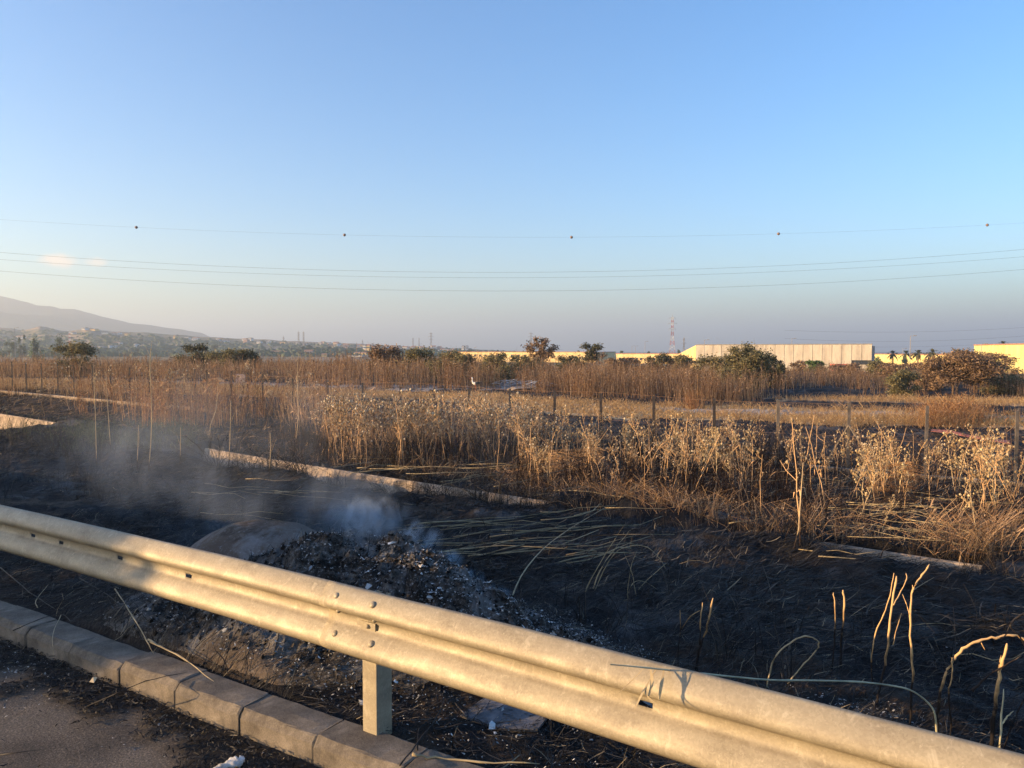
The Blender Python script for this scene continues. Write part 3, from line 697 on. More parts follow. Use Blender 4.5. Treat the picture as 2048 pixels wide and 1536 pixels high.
fx, fy = gauss(420, tuple(gnd(40, 1350)[:2]), .35, .16); n2x, n2y = gauss(300, tuple(gnd(280, 1420)[:2]), 1.0, .25); k1 = UV(n2x, n2y)[1] < 2.25; k0 = UV(fx, fy)[1] < 2.25
fx = np.concatenate([fx[k0], n2x[k1]]); fy = np.concatenate([fy[k0], n2y[k1]])
flakes(fx, fy, .003, .013, 'ash_flakes', 'small white ash flakes on the road by the kerb', .05)

# ------------------------------------------------------------------ single stalks and canes
def plant_px(paths, name, label, cat, mt, group=None, base=None, d0=None, sides=6, sub=4, extra=None):
    """paths: list of (pixel points, radius at foot, radius at tip, depth drift); the first path's last point is the foot"""
    foot = paths[0][0][-1] if base is None else base
    g = gnd(*foot) if d0 is None else at(foot[0], foot[1], d0)
    org = g.copy(); out = MB(); root = None; objs = []
    for k, (pts, r0, r1, dr) in enumerate(paths):
        n = len(pts); P = []
        for i, (a, b_) in enumerate(pts):
            P.append(at(a, b_, g[1] + dr * (1 - i / max(1, n - 1))))
        P = np.array(P) - org
        mbk = MB(); tube(mbk, P[::-1], r0 * .78, r1 * .78, sides, 0, sub); objs.append(mbk)
    main = objs[0].build(name, mt, smooth=True); main.location = org
    for mbk in objs[1:]:
        b_ = mbk.build('twig', mt, smooth=True); b_.parent = main
    tag(main, label, cat, group); return main
fs = M['stalkfront']
plant_px([([(1667, 1185), (1670, 1212), (1669, 1289), (1664, 1341)], .006, .004, .05)], 'burnt_stalk', 'thin upright burnt stalk, left one of a close pair behind the guardrail', 'stalk', fs)
plant_px([([(1686, 1180), (1688, 1209), (1684, 1278), (1681, 1334)], .008, .006, .0)], 'burnt_stalk', 'thicker upright burnt stalk, right one of a close pair behind the guardrail', 'stalk', fs)
plant_px([([(1793, 1152), (1787, 1188), (1779, 1257), (1772, 1315), (1762, 1368), (1752, 1410)], .008, .006, .1), ([(1812, 1146), (1813, 1159), (1798, 1190), (1787, 1210)], .004, .003, .1),
          ([(1788, 1146), (1780, 1190), (1767, 1230), (1751, 1267), (1743, 1325), (1745, 1370)], .004, .003, -.1), ([(1803, 1226), (1794, 1256), (1786, 1290)], .003, .002, .1)],
         'burnt_stalk', 'tall forked stalk with a thick golden stem, dark at its foot, behind the guardrail', 'stalk', fs)
plant_px([([(1859, 1128), (1845, 1150), (1827, 1176), (1820, 1230), (1824, 1310), (1826, 1345), (1822, 1400), (1820, 1462)], .007, .005, .1), ([(1805, 1188), (1812, 1206), (1819, 1229)], .0025, .002, .05),
          ([(1825, 1170), (1826, 1184)], .003, .002, .0)],
         'burnt_stalk', 'tallest pale stalk bent to the right at its top, behind the guardrail', 'stalk', fs)
plant_px([([(2062, 1292), (2045, 1278), (2025, 1270), (1990, 1275), (1957, 1283), (1925, 1298), (1905, 1325), (1889, 1355), (1875, 1415), (1876, 1484)], .008, .006, .0), ([(1970, 1300), (1962, 1285)], .003, .002, 0)],
         'arched_stalk', 'thorny stalk arching over to the right edge above the guardrail', 'stalk', fs)
plant_px([([(1904, 1315), (1904, 1355), (1897, 1384), (1902, 1434), (1899, 1486)], .005, .003, .0)], 'burnt_stalk', 'thin twisted stalk standing under the thorny arching stalk', 'stalk', fs)
plant_px([([(2014, 1287), (2003, 1331), (1993, 1381), (1986, 1447), (1981, 1512)], .013, .007, .0), ([(2002, 1310), (1998, 1340), (1992, 1390)], .005, .003, .05)],
         'burnt_stalk', 'thick split golden stalk by the right end of the guardrail', 'stalk', fs)
plant_px([([(2007, 1378), (2002, 1447), (1998, 1515)], .006, .004, .0), ([(2027, 1422), (2012, 1437), (2003, 1450)], .005, .003, .0)], 'burnt_stalk', 'short green-brown stalk with a side shoot, right of the thick split stalk', 'stalk', M['greencane'])
plant_px([([(2060, 1370), (2040, 1415), (2022, 1455), (2003, 1515)], .005, .004, .1)], 'burnt_stalk', 'slanting stalk leaning out of the right edge above the guardrail', 'stalk', fs)
plant_px([([(2042, 1311), (1997, 1339), (1963, 1363), (1944, 1382)], .006, .003, .0)] + [([(1997 + k * -13, 1339 + k * 8 + 9 * (-1) ** k), (2001 + k * -13, 1337 + k * 8)], .002, .0006, 0) for k in range(4)], 'thistle_stem',
         'pale grey spiny thistle stem leaning across the thick split stalk', 'thistle stem', M['stalkpale'], d0=3.3, base=(1944, 1382))
plant_px([([(2052, 1295), (2036, 1268), (2020, 1250), (2035, 1235), (2056, 1222)], .006, .004, 0), ([(2020, 1250), (2012, 1270), (2000, 1276)], .004, .002, 0)], 'withered_leaf', 'grey withered leaf curled over the arching stalk at the right edge', 'leaf', M['blackcane'], d0=3.4, base=(2052, 1295))
plant_px([([(1561, 1394), (1579, 1363), (1608, 1328), (1637, 1294), (1630, 1278), (1612, 1273), (1587, 1281), (1553, 1310), (1540, 1345), (1532, 1378)], .005, .005, .0)], 'bent_cane', 'grey cane bent into a low loop just above the guardrail', 'cane', M['cane'])
plant_px([([(1426, 1196), (1416, 1251), (1401, 1288), (1393, 1345)], .010, .006, .0), ([(1405, 1205), (1401, 1246), (1400, 1290)], .005, .004, .0)], 'burnt_stalk', 'forked charred stalk with two bare brown tips left of centre right field', 'stalk', fs)
plant_px([([(1360, 1220), (1361, 1257), (1357, 1294), (1356, 1335)], .004, .003, .0), ([(1400, 1221), (1380, 1234), (1362, 1260)], .004, .003, .0)], 'burnt_stalk', 'small charred stalk with a side branch, left of the forked charred stalk', 'stalk', fs)
# clump of bent reeds
CL = [([(1247, 1052), (1213, 1105), (1175, 1173), (1153, 1242)], 'pale reed leaning far right from the bent reed clump, longest one'),
      ([(1258, 1062), (1228, 1100), (1196, 1150), (1170, 1240)], 'reed leaning right beside the longest reed of the bent clump'),
      ([(1332, 1138), (1319, 1117), (1295, 1095), (1262, 1092), (1226, 1110), (1190, 1180), (1172, 1235)], 'reed arching over to the right at the top of the bent clump'),
      ([(1247, 1103), (1264, 1146), (1274, 1197), (1302, 1290)], 'reed running down to the right out of the bent clump'),
      ([(1274, 1102), (1261, 1139), (1257, 1208), (1290, 1282)], 'nearly upright reed at the right side of the bent clump'),
      ([(1333, 1126), (1295, 1160), (1270, 1188), (1233, 1240)], 'reed slanting down left across the bent clump'),
      ([(1215, 1086), (1190, 1112), (1168, 1139), (1163, 1210)], 'short bent reed at the left side of the bent clump'),
      ([(1300, 1112), (1270, 1120), (1235, 1165), (1215, 1235)], 'dark reed bowed behind the bent clump'),
      ([(1316, 1180), (1285, 1162), (1262, 1172), (1250, 1230)], 'low drooping reed in front of the bent clump')]
for k, (pts, lab) in enumerate(CL):
    plant_px([(pts, .0065 if k < 2 else .0045, .002, rng.uniform(-.2, .2))], 'bent_reed', lab, 'reed', M['cane'] if k not in (6, 7) else M['blackcane'], group='bent reeds in the charred field', d0=5.9)
# long canes, lying
long_c = [([(837, 1065), (930, 1060), (1016, 1055)], .009, 'longest pale cane lying level behind the ash heap', 'cane'),
          ([(1209, 1033), (1144, 1074), (1086, 1119), (1042, 1180), (1022, 1206)], .0055, 'long cane slanting from the channel down to the ash heap', 'cane')]
for pts, r_, lab, mt in long_c:
    g0 = gnd(*pts[-1]); P = [gnd(a, b_) + np.array([0, 0, .10]) for a, b_ in pts]
    P[-1][2] -= .08; mb = MB(); tube(mb, P, r_ * .6, r_, 6, 0, 3); o = mb.build('fallen_cane', M[mt], smooth=True, loc=P[0]); tag(o, lab, 'cane')
from collections import defaultdict
fall_made = defaultdict(list)
def fallen(n, xr, yr, ar, Lr, rr, lab, grp, mts=('cane', 'cane', 'blackcane'), z=.05):
    for k in range(n):
        g0 = gnd(rng.uniform(*xr), rng.uniform(*yr)); a = R(rng.uniform(*ar)); L = rng.uniform(*Lr); b0 = rng.normal(0, .06)
        P = []
        for t in np.linspace(-.5, .5, 5):
            x = g0[0] + math.cos(a) * L * t - math.sin(a) * b0 * L * (t * t) * 4; y = g0[1] + math.sin(a) * L * t + math.cos(a) * b0 * L * (t * t) * 4
            P.append([x, y, Hs(x, y) + z + (t + .5) * rng.uniform(.0, .12)])
        r_ = rng.uniform(*rr); mb = MB(); tube(mb, P, r_, r_ * .5, 5)
        o = mb.build('fallen_cane', M[mts[k % len(mts)]], smooth=True, loc=P[0])
        lb = ('long ' if L > (Lr[0] + Lr[1]) / 2 else 'short ') + ('black' if mts[k % len(mts)] == 'blackcane' else 'pale') + (' level' if abs(math.degrees(a)) < 20 else (' steep' if abs(math.degrees(a)) > 40 else ' slanting')) + ' cane lying ' + lab
        tag(o, lb, 'cane', grp); fall_made[grp].append((CX + FPX * g0[0] / g0[1], lb, o))
fallen(34, (900, 1230), (1045, 1125), (5, 42), (.7, 2.0), (.004, .009), 'in the fan right of the ash heap', 'fan of fallen canes')
fallen(16, (420, 680), (955, 1045), (-40, -8), (.6, 1.8), (.004, .006), 'in the smoke left of the ash heap', 'thin canes in the smoke')
fallen(26, (1250, 2030), (1060, 1400), (-30, 40), (.25, .9), (.002, .004), 'on the black field at the right', 'thin canes on the right field', ('blackcane', 'cane', 'blackcane', 'blackcane'), .02)
fallen(14, (20, 420), (905, 1020), (-50, 60), (.3, 1.0), (.003, .005), 'on the black field at the left', 'thin canes on the left field', ('blackcane',), .03)
fallen(26, (700, 1120), (890, 985), (-35, 60), (.6, 1.8), (.006, .010), 'leaning over the concrete channel', 'canes over the channel', ('cane',), .14)
fallen(22, (1650, 2040), (1000, 1120), (-70, -20), (.6, 1.6), (.005, .008), 'slumped towards the channel at the right', 'canes slumped at the right', ('cane',), .12)
fallen(36, (1080, 2030), (955, 1060), (-60, 60), (.5, 1.3), (.004, .008), 'in the scorched strip beyond the channel', 'stalks sprawled beyond the channel', ('cane', 'cane', 'blackcane'), .16)
for grp_, L_ in fall_made.items():
    by = defaultdict(list)
    for q, lab, o in L_: by[lab].append((q, o))
    for lab, mm in by.items():
        mm.sort(key=lambda t: t[0])
        for i_, (q, o) in enumerate(mm):
            if len(mm) > 1: o["label"] = (['leftmost', 'second', 'third', 'fourth', 'fifth', 'sixth', 'seventh', 'eighth', 'ninth', 'tenth'][min(i_, 9)] if i_ < len(mm) - 1 else 'rightmost') + ' ' + lab
# cane resting on the rail
sr = rail_s(1345); pr, _, _ = rail_at(sr)
cp = [(1221, 1329, 2.38), (1265, 1333, 2.42), (1334, 1340, 2.50), (1410, 1348, 2.66), (1537, 1360, 2.95), (1620, 1361, 3.1), (1719, 1364, 3.3), (1793, 1373, 3.4), (1828, 1384, 3.45), (1857, 1407, 3.5), (1870, 1430, 3.5), (1874, 1482, 3.5)]
P = np.array([at(*a) for a in cp]); ps = spline(P, 4)
mb = MB(); tubes(mb, ps[None], (np.interp(np.arange(len(ps)), [0, 12, len(ps) - 1], [.0016, .0036, .0042]) * (1 + .25 * (np.arange(len(ps)) % 6 == 0)))[None], 6)
cn = mb.build('leaning_cane', M['greencane'], smooth=True, loc=P[2]); tag(cn, 'green-grey cane with withered leaves resting across the guardrail top', 'cane')
for pts, wd in [([(1288, 1336, 2.43), (1265, 1360, 2.40), (1237, 1387, 2.38)], .004), ([(1312, 1338, 2.46), (1286, 1384, 2.40), (1269, 1419, 2.38)], .0045), ([(1301, 1338, 2.45), (1304, 1366, 2.42), (1297, 1392, 2.40)], .006),
                ([(1328, 1340, 2.49), (1323, 1368, 2.43), (1318, 1399, 2.41)], .0065), ([(1312, 1340, 2.46), (1292, 1376, 2.41), (1300, 1398, 2.39), (1345, 1424, 2.36)], .003)]:
    q = spline(np.array([at(*a) for a in pts]), 5) - P[2]; n = len(q)
    mbl = MB(); ribbons(mbl, q[None], (wd * np.sin(np.linspace(.35, 2.7, n)))[None], np.array([[.8, -.35, .3]]))
    lf = mbl.build('leaf', M['cane']); lf.parent = cn
# twigs by the kerb
TW = [([(230, 1178), (267, 1236), (293, 1281), (307, 1307)], .004, 'cane', 'straw-coloured twig slanting down from under the guardrail to the kerb'),
      ([(296, 1279), (330, 1298), (365, 1315), (428, 1363)], .0045, 'cane', 'long pale twig lying over the kerb stones'),
      ([(300, 1284), (350, 1308), (396, 1336)], .003, 'cane', 'short pale twig beside the long twig on the kerb'),
      ([(159, 1156), (215, 1190), (259, 1228)], .003, 'blackcane', 'dark twig running from the guardrail shade towards the kerb'),
      ([(26, 1261), (75, 1240), (122, 1228), (145, 1246)], .003, 'blackcane', 'dark crooked twig lying over the left kerb stones'),
      ([(122, 1230), (106, 1267), (107, 1310)], .0025, 'cane', 'bent twig hanging over the kerb face at the left'),
      ([(169, 1415), (230, 1388), (291, 1363), (375, 1344)], .003, 'blackcane', 'long black twig lying from the road up onto the kerb'),
      ([(0, 1510), (159, 1491), (240, 1483), (317, 1479)], .003, 'blackcane', 'long thin twig lying on the asphalt at the bottom left'),
      ([(0, 1375), (40, 1355), (80, 1335)], .0025, 'blackcane', 'short dark twig on the ash at the left edge'),
      ([(0, 1135), (60, 1185), (122, 1226)], .004, 'blackcane', 'charred stem leaning along the back of the kerb at the left'),
      ([(75, 1215), (72, 1200), (97, 1168)], .003, 'cane', 'small forked grey twig behind the left kerb'),
      ([(825, 1508), (870, 1516), (960, 1523), (1080, 1528)], .006, 'cane', 'pale cane lying behind the kerb at the bottom centre'),
      ([(800, 1530), (840, 1480), (870, 1440), (890, 1400)], .004, 'blackcane', 'blackened stem standing behind the kerb near the post'),
      ([(835, 1500), (838, 1460), (860, 1440), (880, 1436)], .003, 'blackcane', 'curled black tendril right of the guardrail post'),
      ([(1220, 1270), (1250, 1255), (1290, 1320), (1300, 1340)], .004, 'blackcane', 'thin dark stalk bowed behind the guardrail at centre right')]
for pts, r_, mt, lab in TW:
    P = np.array([gnd(a, b_) for a, b_ in pts]); v_ = UV(P[:, 0], P[:, 1])[1]
    P[:, 2] = np.where((v_ > 2.25) & (v_ < 2.5), .155, top(P[:, 0], P[:, 1]) + .02)
    for i in range(len(P)):                                   # lift along the view so the twig lies over kerb and litter
        d_ = ray(*pts[i]); t_ = (P[i, 2] + .02 - CAMZ) / d_[2]; P[i] = [d_[0] * t_, d_[1] * t_, CAMZ + d_[2] * t_]
    mb = MB(); tube(mb, P, r_, r_ * .5, 5, 0, 4); tag(mb.build('fallen_twig', M[mt], smooth=True, loc=P[0]), lab, 'twig')

# melted plastic bottle on the road
c0 = gnd(455, 1512); m, nt, b = mat('melted_plastic_material', .3, 0, .5); b.inputs[0].default_value = (.68, .67, .64, 1); b.inputs["Transmission Weight"].default_value = .25
n = noise(nt, 14, 4, .6, coords(nt)); nt.links.new(ramp(nt, n.outputs[0], [(.35, (.45, .42, .38)), (.6, (.78, .77, .74))]).outputs[0], b.inputs[0]); bump_n(nt, b, n.outputs[0], .8, .01)
pt = spline(np.array([at(400, 1545, 3.18), at(425, 1530, 3.22), at(447, 1518, 3.27), at(468, 1504, 3.30), at(488, 1492, 3.33)]), 6)
pt[:, 2] = .045; rd = np.interp(np.arange(len(pt)), [0, 3, 8, 12, 16, 20, 24], [.02, .03, .028, .022, .034, .036, .02]); mb = MB()
V = []; ns = 16
for i, q in enumerate(pt):
    for k in range(ns):
        an = 2 * math.pi * k / ns; rr = rd[i] * .85 * (1 + 1.0 * (vn(i * .9, k * 1.1, 4) - .5)); V.append([q[0] - .53 * math.cos(an) * rr, q[1] + .85 * math.cos(an) * rr, q[2] + math.sin(an) * rr * .55])
idx = np.arange(len(pt) * ns).reshape(-1, ns); F = np.stack([idx[:-1], np.roll(idx, -1, 1)[:-1], np.roll(idx, -1, 1)[1:], idx[1:]], -1).reshape(-1, 4)
mb.add(np.array(V), F); o = mb.build('melted_bottle', m, smooth=True); tag(o, 'crumpled melted white plastic bottle on the soot beside the kerb', 'plastic bottle')
sd = o.modifiers.new('wall', 'SOLIDIFY'); sd.thickness = .002
# scorched flat panel under the rail
q = np.array([gnd(920, 1432), gnd(1005, 1464), gnd(1075, 1466), gnd(1095, 1440), gnd(985, 1402)]); q[:, 2] = np.array([.11, .11, .12, .14, .16])
mb = MB(); V = np.vstack([q, q - [0, 0, .012]]); n = 5
mb.add(V, np.array([[i, i + n, (i + 1) % n + n, (i + 1) % n] for i in range(n)])); mb.f.append(np.array([[0, 1, 2, 3, 4], [9, 8, 7, 6, 5]])); mb.m.append(np.zeros(2))
tag(mb.build('scorched_panel', flat('scorched_panel_material', (.12, .12, .13), .35, .2, .5, 14)), 'scorched grey sheet panel lying under the guardrail right of the post', 'panel')
# small lit paper scrap on asphalt
g0 = gnd(187, 1388); mb = MB(); V = np.array([[-.018, -.008, .03], [.012, -.014, .028], [.02, .006, .05], [-.004, .016, .034], [0, 0, .055]]) + [g0[0], g0[1], 0]
mb.add(V, np.array([[0, 1, 4], [1, 2, 4], [2, 3, 4], [3, 0, 4]])); tag(mb.build('paper_scrap', flat('paper_material', (.65, .52, .34), .8)), 'small cream paper scrap on the soot in front of the kerb', 'paper scrap')

# ------------------------------------------------------------------ wire fence with footing
fence = empty('wire_fence', (FA[0], FA[1], -.7)); tag(fence, 'rusted wire mesh fence on thin posts along the second concrete edge', 'fence')
bpy.context.view_layer.update()
def fence_pt(px):
    d = (px - CX) / (FPX * math.cos(PITCH)); t = (FA[0] - d * FA[1]) / (d * FD[1] - FD[0]); return FA + FD * t
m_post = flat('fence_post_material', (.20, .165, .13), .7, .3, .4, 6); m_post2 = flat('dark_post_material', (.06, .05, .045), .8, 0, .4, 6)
tops = [(2036, 822), (1854, 812), (1698, 805), (1558, 800), (1430, 797), (1308, 792), (1203, 787), (1110, 782), (1021, 778), (938, 778), (868, 776), (800, 775), (726, 765), (655, 760), (585, 757), (526, 748), (495, 745), (462, 742), (415, 740), (390, 738), (340, 737), (299, 736), (259, 735), (221, 733), (186, 731), (148, 730), (116, 728), (84, 727), (53, 725), (25, 723), (-8, 722)]
def fz(p): return float(Hs(p[0], p[1]))
for k, (a, b_) in enumerate(tops):
    p_ = fence_pt(a); g0 = fz(p_) - .25; tp = at(a, b_, p_[1])[2]
    mb = MB(); lean = random.uniform(-.02, .02)
    # T-section steel post
    P = np.array([[p_[0] + lean * 0, p_[1], g0], [p_[0] + lean, p_[1], tp]])
    th = .034 if a > 900 else .030
    V = []
    for q in P:
        for dx, dy in [(-th, -.012), (th, -.012), (th, .0), (.008, .004), (.008, th), (-.008, th), (-.008, .004), (-th, 0)]: V.append([q[0] + dx, q[1] + dy, q[2]])
    mb.add(np.array(V), np.array([[i, (i + 1) % 8, 8 + (i + 1) % 8, 8 + i] for i in range(8)])); mb.f.append(np.array([np.arange(8, 16)])); mb.m.append(np.zeros(1))
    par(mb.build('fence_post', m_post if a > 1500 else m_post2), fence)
    if a == 1698:
        for q in (1645, 1765):
            e = fence_pt(q); mb = MB(); tube(mb, [[p_[0], p_[1] - .02, at(a, 850, p_[1])[2]], [e[0], e[1] - .02, fz(e) - .05]], .018, .018, 5); par(mb.build('brace', m_post), fence)
L = np.linalg.norm(FB - FA) + 16; ts = np.linspace(-8, L, 260); mb = MB()
for hh in (.08, .7, 1.38):
    x_ = FA[0] + FD[0] * ts; y_ = FA[1] + FD[1] * ts; z_ = Hs(x_, y_) + hh + .03 * np.sin(ts * 1.1)
    tubes(mb, np.stack([x_, y_, z_], -1)[None], np.full((1, len(ts)), .0035), 3)
for s_ in (1, -1):
    t0 = np.arange(-7, 34, .11); k = np.linspace(0, 1, 4)
    T = t0[:, None] + s_ * (k[None] - .5) * 1.3; x_ = FA[0] + FD[0] * T; y_ = FA[1] + FD[1] * T
    z_ = Hs(x_, y_) + .08 + k[None] * 1.3; tubes(mb, np.stack([x_, y_, z_], -1), np.full(T.shape, .0014), 3)
o = par(mb.build('wire_mesh', flat('rusty_wire_material', (.16, .10, .07), .7, .3, .3)), fence); o["kind"] = "stuff"
# footing under the fence: thin concrete edge
ts = np.linspace(-30, 75, 300); V = []
for dn, dz in [(-.07, -.3), (-.07, .05), (-.06, .06), (.06, .06), (.07, .05), (.07, -.3)]:
    x_ = FA[0] + FD[0] * ts + FNRM[0] * (dn - .12); y_ = FA[1] + FD[1] * ts + FNRM[1] * (dn - .12); V.append(np.stack([x_, y_, Hs(FA[0] + FD[0] * ts, FA[1] + FD[1] * ts) + dz + .07 * sstep(20, 24, ts) - .12 * sstep(3.5, 6, ts) * sstep(22, 19, ts)], -1))
V = np.stack(V, 0); idx = np.arange(V.shape[0] * V.shape[1]).reshape(V.shape[:2]); F = np.stack([idx[:-1, :-1], idx[:-1, 1:], idx[1:, 1:], idx[1:, :-1]], -1).reshape(-1, 4)
mb = MB(); mb.add(V, F); tag(mb.build('concrete_edge', M['channel']), kind='structure')

# ------------------------------------------------------------------ dry thistles
def seed_ball(mb, c, r, mi=0):
    d = np.array([[1, 0, 0], [-1, 0, 0], [0, 1, 0], [0, -1, 0], [0, 0, 1.15], [0, 0, -1]]) * r
    a = rng.uniform(0, 3); R_ = np.array([[math.cos(a), -math.sin(a), 0], [math.sin(a), math.cos(a), 0], [0, 0, 1]])
    mb.add(d @ R_.T + c, np.array([[0, 2, 4], [2, 1, 4], [1, 3, 4], [3, 0, 4], [2, 0, 5], [1, 2, 5], [3, 1, 5], [0, 3, 5]]), mi)
def spikes(mb, c, r, k=7):
    d = rng.normal(0, 1, (k, 3)); d[:, 2] = np.abs(d[:, 2]) * .8; d /= np.linalg.norm(d, axis=1, keepdims=True)
    P = np.stack([np.repeat(c[None], k, 0), c + d * r], 1); S = np.cross(d, [0.3, .2, 1]); S /= np.linalg.norm(S, axis=1, keepdims=True)
    ribbons(mb, P, np.tile([[.0035, .001]], (k, 1)), S)
def thistle(h, nb, gold=False, bend=.1, nh=3, dens=1.0):
    st = MB(); hd = MB(); a0 = rng.uniform(0, 6.28); bx, by = math.cos(a0) * bend * h, math.sin(a0) * bend * h
    tt = np.linspace(0, 1, 6); main = np.stack([bx * tt ** 2 + rng.normal(0, .008, 6), by * tt ** 2 + rng.normal(0, .008, 6), h * tt], 1)
    main[0] = 0; tubes(st, main[None], np.linspace(.0065, .003, 6)[None] * 1.1, 4)
    tips = [main[-1]]
    for k in range(nb):
        t = rng.uniform(.45, .98); p = np.array([np.interp(t, tt, main[:, j]) for j in range(3)]); a = rng.uniform(0, 6.28); l = rng.uniform(.12, .34) * h * .7
        e = p + np.array([math.cos(a) * l * .6, math.sin(a) * l * .6, l * rng.uniform(.5, 1.0)]); mid = (p + e) / 2 + np.array([math.cos(a), math.sin(a), 0]) * l * .08
        tubes(st, np.array([[p, mid, e]]), np.array([[.0032, .0026, .0018]]), 3); tips.append(e)
        for _ in range(rng.integers(1, nh + 1)):
            q = p + (e - p) * rng.uniform(.35, .95); e2 = q + rng.normal(0, .05, 3) + [0, 0, .05]; tubes(st, np.array([[q, e2]]), np.array([[.002, .0014]]), 3); tips.append(e2)
    for e in tips:
        if rng.random() < dens: seed_ball(hd, e, rng.uniform(.013, .024)); spikes(hd, e, rng.uniform(.022, .040))
    for k in range(rng.integers(3, 8)):                        # withered lower leaves
        z_ = rng.uniform(.05, .6) * h; a = rng.uniform(0, 6.28); d = np.array([math.cos(a), math.sin(a), 0]); p = np.array([np.interp(z_ / h, tt, main[:, 0]), np.interp(z_ / h, tt, main[:, 1]), z_])
        l = rng.uniform(.05, .16); P = np.array([[p, p + d * l * .6 + [0, 0, .02], p + d * l * .8 - [0, 0, l * .6]]]); ribbons(st, P, np.array([[.002, .006, .001]]), np.array([[-d[1], d[0], .2]]))
    return st, hd
protos = []
for k in range(10):
    st, hd = thistle(1.0 + .1 * rng.normal(), int(rng.integers(5, 10)), bend=rng.uniform(.02, .22), dens=.9)
    protos.append((st, hd, False))
for k in range(4):
    st, hd = thistle(1.0, 9, True, rng.uniform(.1, .4), 5); protos.append((st, hd, True))
for k in range(5):                                            # bare stems, few heads
    st, hd = thistle(1.15, 2, False, rng.uniform(.02, .18), 1, .35)
    if not hd.v: seed_ball(hd, np.array([0, 0, 1.15]), .01)
    protos.append((st, hd, False))
pm = [(s.mesh('thistle_stem', M['stalk'] if not g_ else M['stalkpale']), h_.mesh('seed_heads', M['headsgold'] if g_ else M['heads'])) for s, h_, g_ in protos]
n_inst = 0; leftovers = []
def put_thistle(p, k, sc, lab, grp, rz, tilt=(0, 0)):
    st, hd = pm[k]; o = bpy.data.objects.new('dry_thistle', st); C.objects.link(o); o.location = p; o.rotation_euler = (tilt[0], tilt[1], rz); o.scale = (sc, sc, sc)
    c_ = bpy.data.objects.new('seed_heads', hd); C.objects.link(c_); c_.parent = o; tag(o, lab, 'thistle', grp); return o
def foot_field(n, xr, yf):
    cl = [(rng.uniform(*xr), rng.uniform(0, 1)) for _ in range(max(4, n // 7))]                                    # feet scattered so they are seen at pixel column x, row yf(x)
    out = []
    while len(out) < n:
        if rng.random() < .3:
            q_ = cl[rng.integers(0, len(cl))]; a = float(np.clip(q_[0] + rng.normal(0, 9), *xr)); f_ = float(np.clip(q_[1] + rng.normal(0, .08), 0, 1))
        else: a = rng.uniform(*xr); f_ = rng.random()
        lo, hi = yf(a); b_ = lo + (hi - lo) * f_; p = gnd(a, b_)
        u_, v_ = UV(p[0], p[1])
        if vcan(u_) - wcan(u_) - .05 < v_ < vcan(u_) + .15: continue
        out.append(p)
    return out
def zone(px):
    Z_ = [(700, 'at the left end of the middle thicket'), (800, 'in the left part of the middle thicket'), (900, 'in the densest part of the middle thicket'), (980, 'in the thicket below the white stork'), (1060, 'between the first two dark posts right of the stork'),
          (1150, 'around the third dark fence post'), (1250, 'around the fourth dark fence post'), (1350, 'before the dark post nearest the rusty grass tuft'), (1440, 'below the rusty grass tuft on the track'), (1540, 'left of the tall bare pale post'),
          (1640, 'between the bare pale post and the braced post'), (1740, 'under the two braces of the braced post'), (1840, 'between the braced post and the next pale post'), (1940, 'below the round orange straw clump'), (9999, 'beside the last fence post at the right edge')]
    return next(t for a, t in Z_ if px < a)
from collections import defaultdict
made = defaultdict(list)
bands = [
    (95, (660, 1060), lambda a: (893, 938), (.92, 1.28), (0, 10)),
    (110, (1040, 1500), lambda a: (905 + (a - 1040) * .02, 1000), (.50, 1.05), (0, 19)),
    (75, (1480, 2070), lambda a: (915, 1045), (.45, 1.1), (0, 19)),
]
for n, xr, yf, sr_, kr in bands:
    for p in foot_field(n, xr, yf):
        k = int(rng.integers(*kr)); sc = rng.uniform(*sr_); tx, ty = rng.normal(0, .14), rng.normal(.05, .20)
        q = CX + FPX * p[0] / p[1]
        size = 'tall' if sc > sr_[0] + .7 * (sr_[1] - sr_[0]) else ('short' if sc < sr_[0] + .3 * (sr_[1] - sr_[0]) else 'middling')
        kind = 'pale-headed' if k < 10 else ('gold-headed' if k < 14 else 'nearly bare'); lean = 'right-leaning' if ty > .10 else ('left-leaning' if ty < -.06 else 'upright')
        lab = f"{size} {lean} {kind} dry thistle {zone(q)}"
        o = put_thistle(p - [0, 0, .02], k, sc, lab, 'dry thistles between channel and track', rng.uniform(0, 6.28), (tx, ty)); made[lab].append((q, o))
for lab, L_ in made.items():
    if len(L_) > 1:
        L_.sort(key=lambda t: t[0]); nm = ['leftmost', 'second', 'third', 'fourth', 'fifth', 'sixth', 'seventh', 'eighth']
        for i_, (q, o) in enumerate(L_):
            o["label"] = (('rightmost ' if i_ == len(L_) - 1 else nm[min(i_, 7)] + ' ') + lab).replace(' dry thistle', ' thistle')
for (a, b_, k, sc, lab) in [(1795, 1010, 10, .8, 'big leaning gold thistle standing alone right of the braced fence post'), (1915, 1000, 11, .95, 'big gold thistle with a wide crown left of the last fence post'), (1760, 1075, 12, .5, 'low gold-green thistle lying at the channel edge at the right'),
                           (1460, 985, 13, .75, 'big gold thistle left of the tall bare fence post'), (1960, 1090, 10, .7, 'gold thistle bowed over the channel at the far right'), (1600, 1095, 16, 1.15, 'tall thin green stalk standing alone at the channel edge')]:
    put_thistle(gnd(a, b_) - [0, 0, .02], k, sc, lab, None, rng.uniform(0, 6.28), (0, .25 if k < 14 else .03))
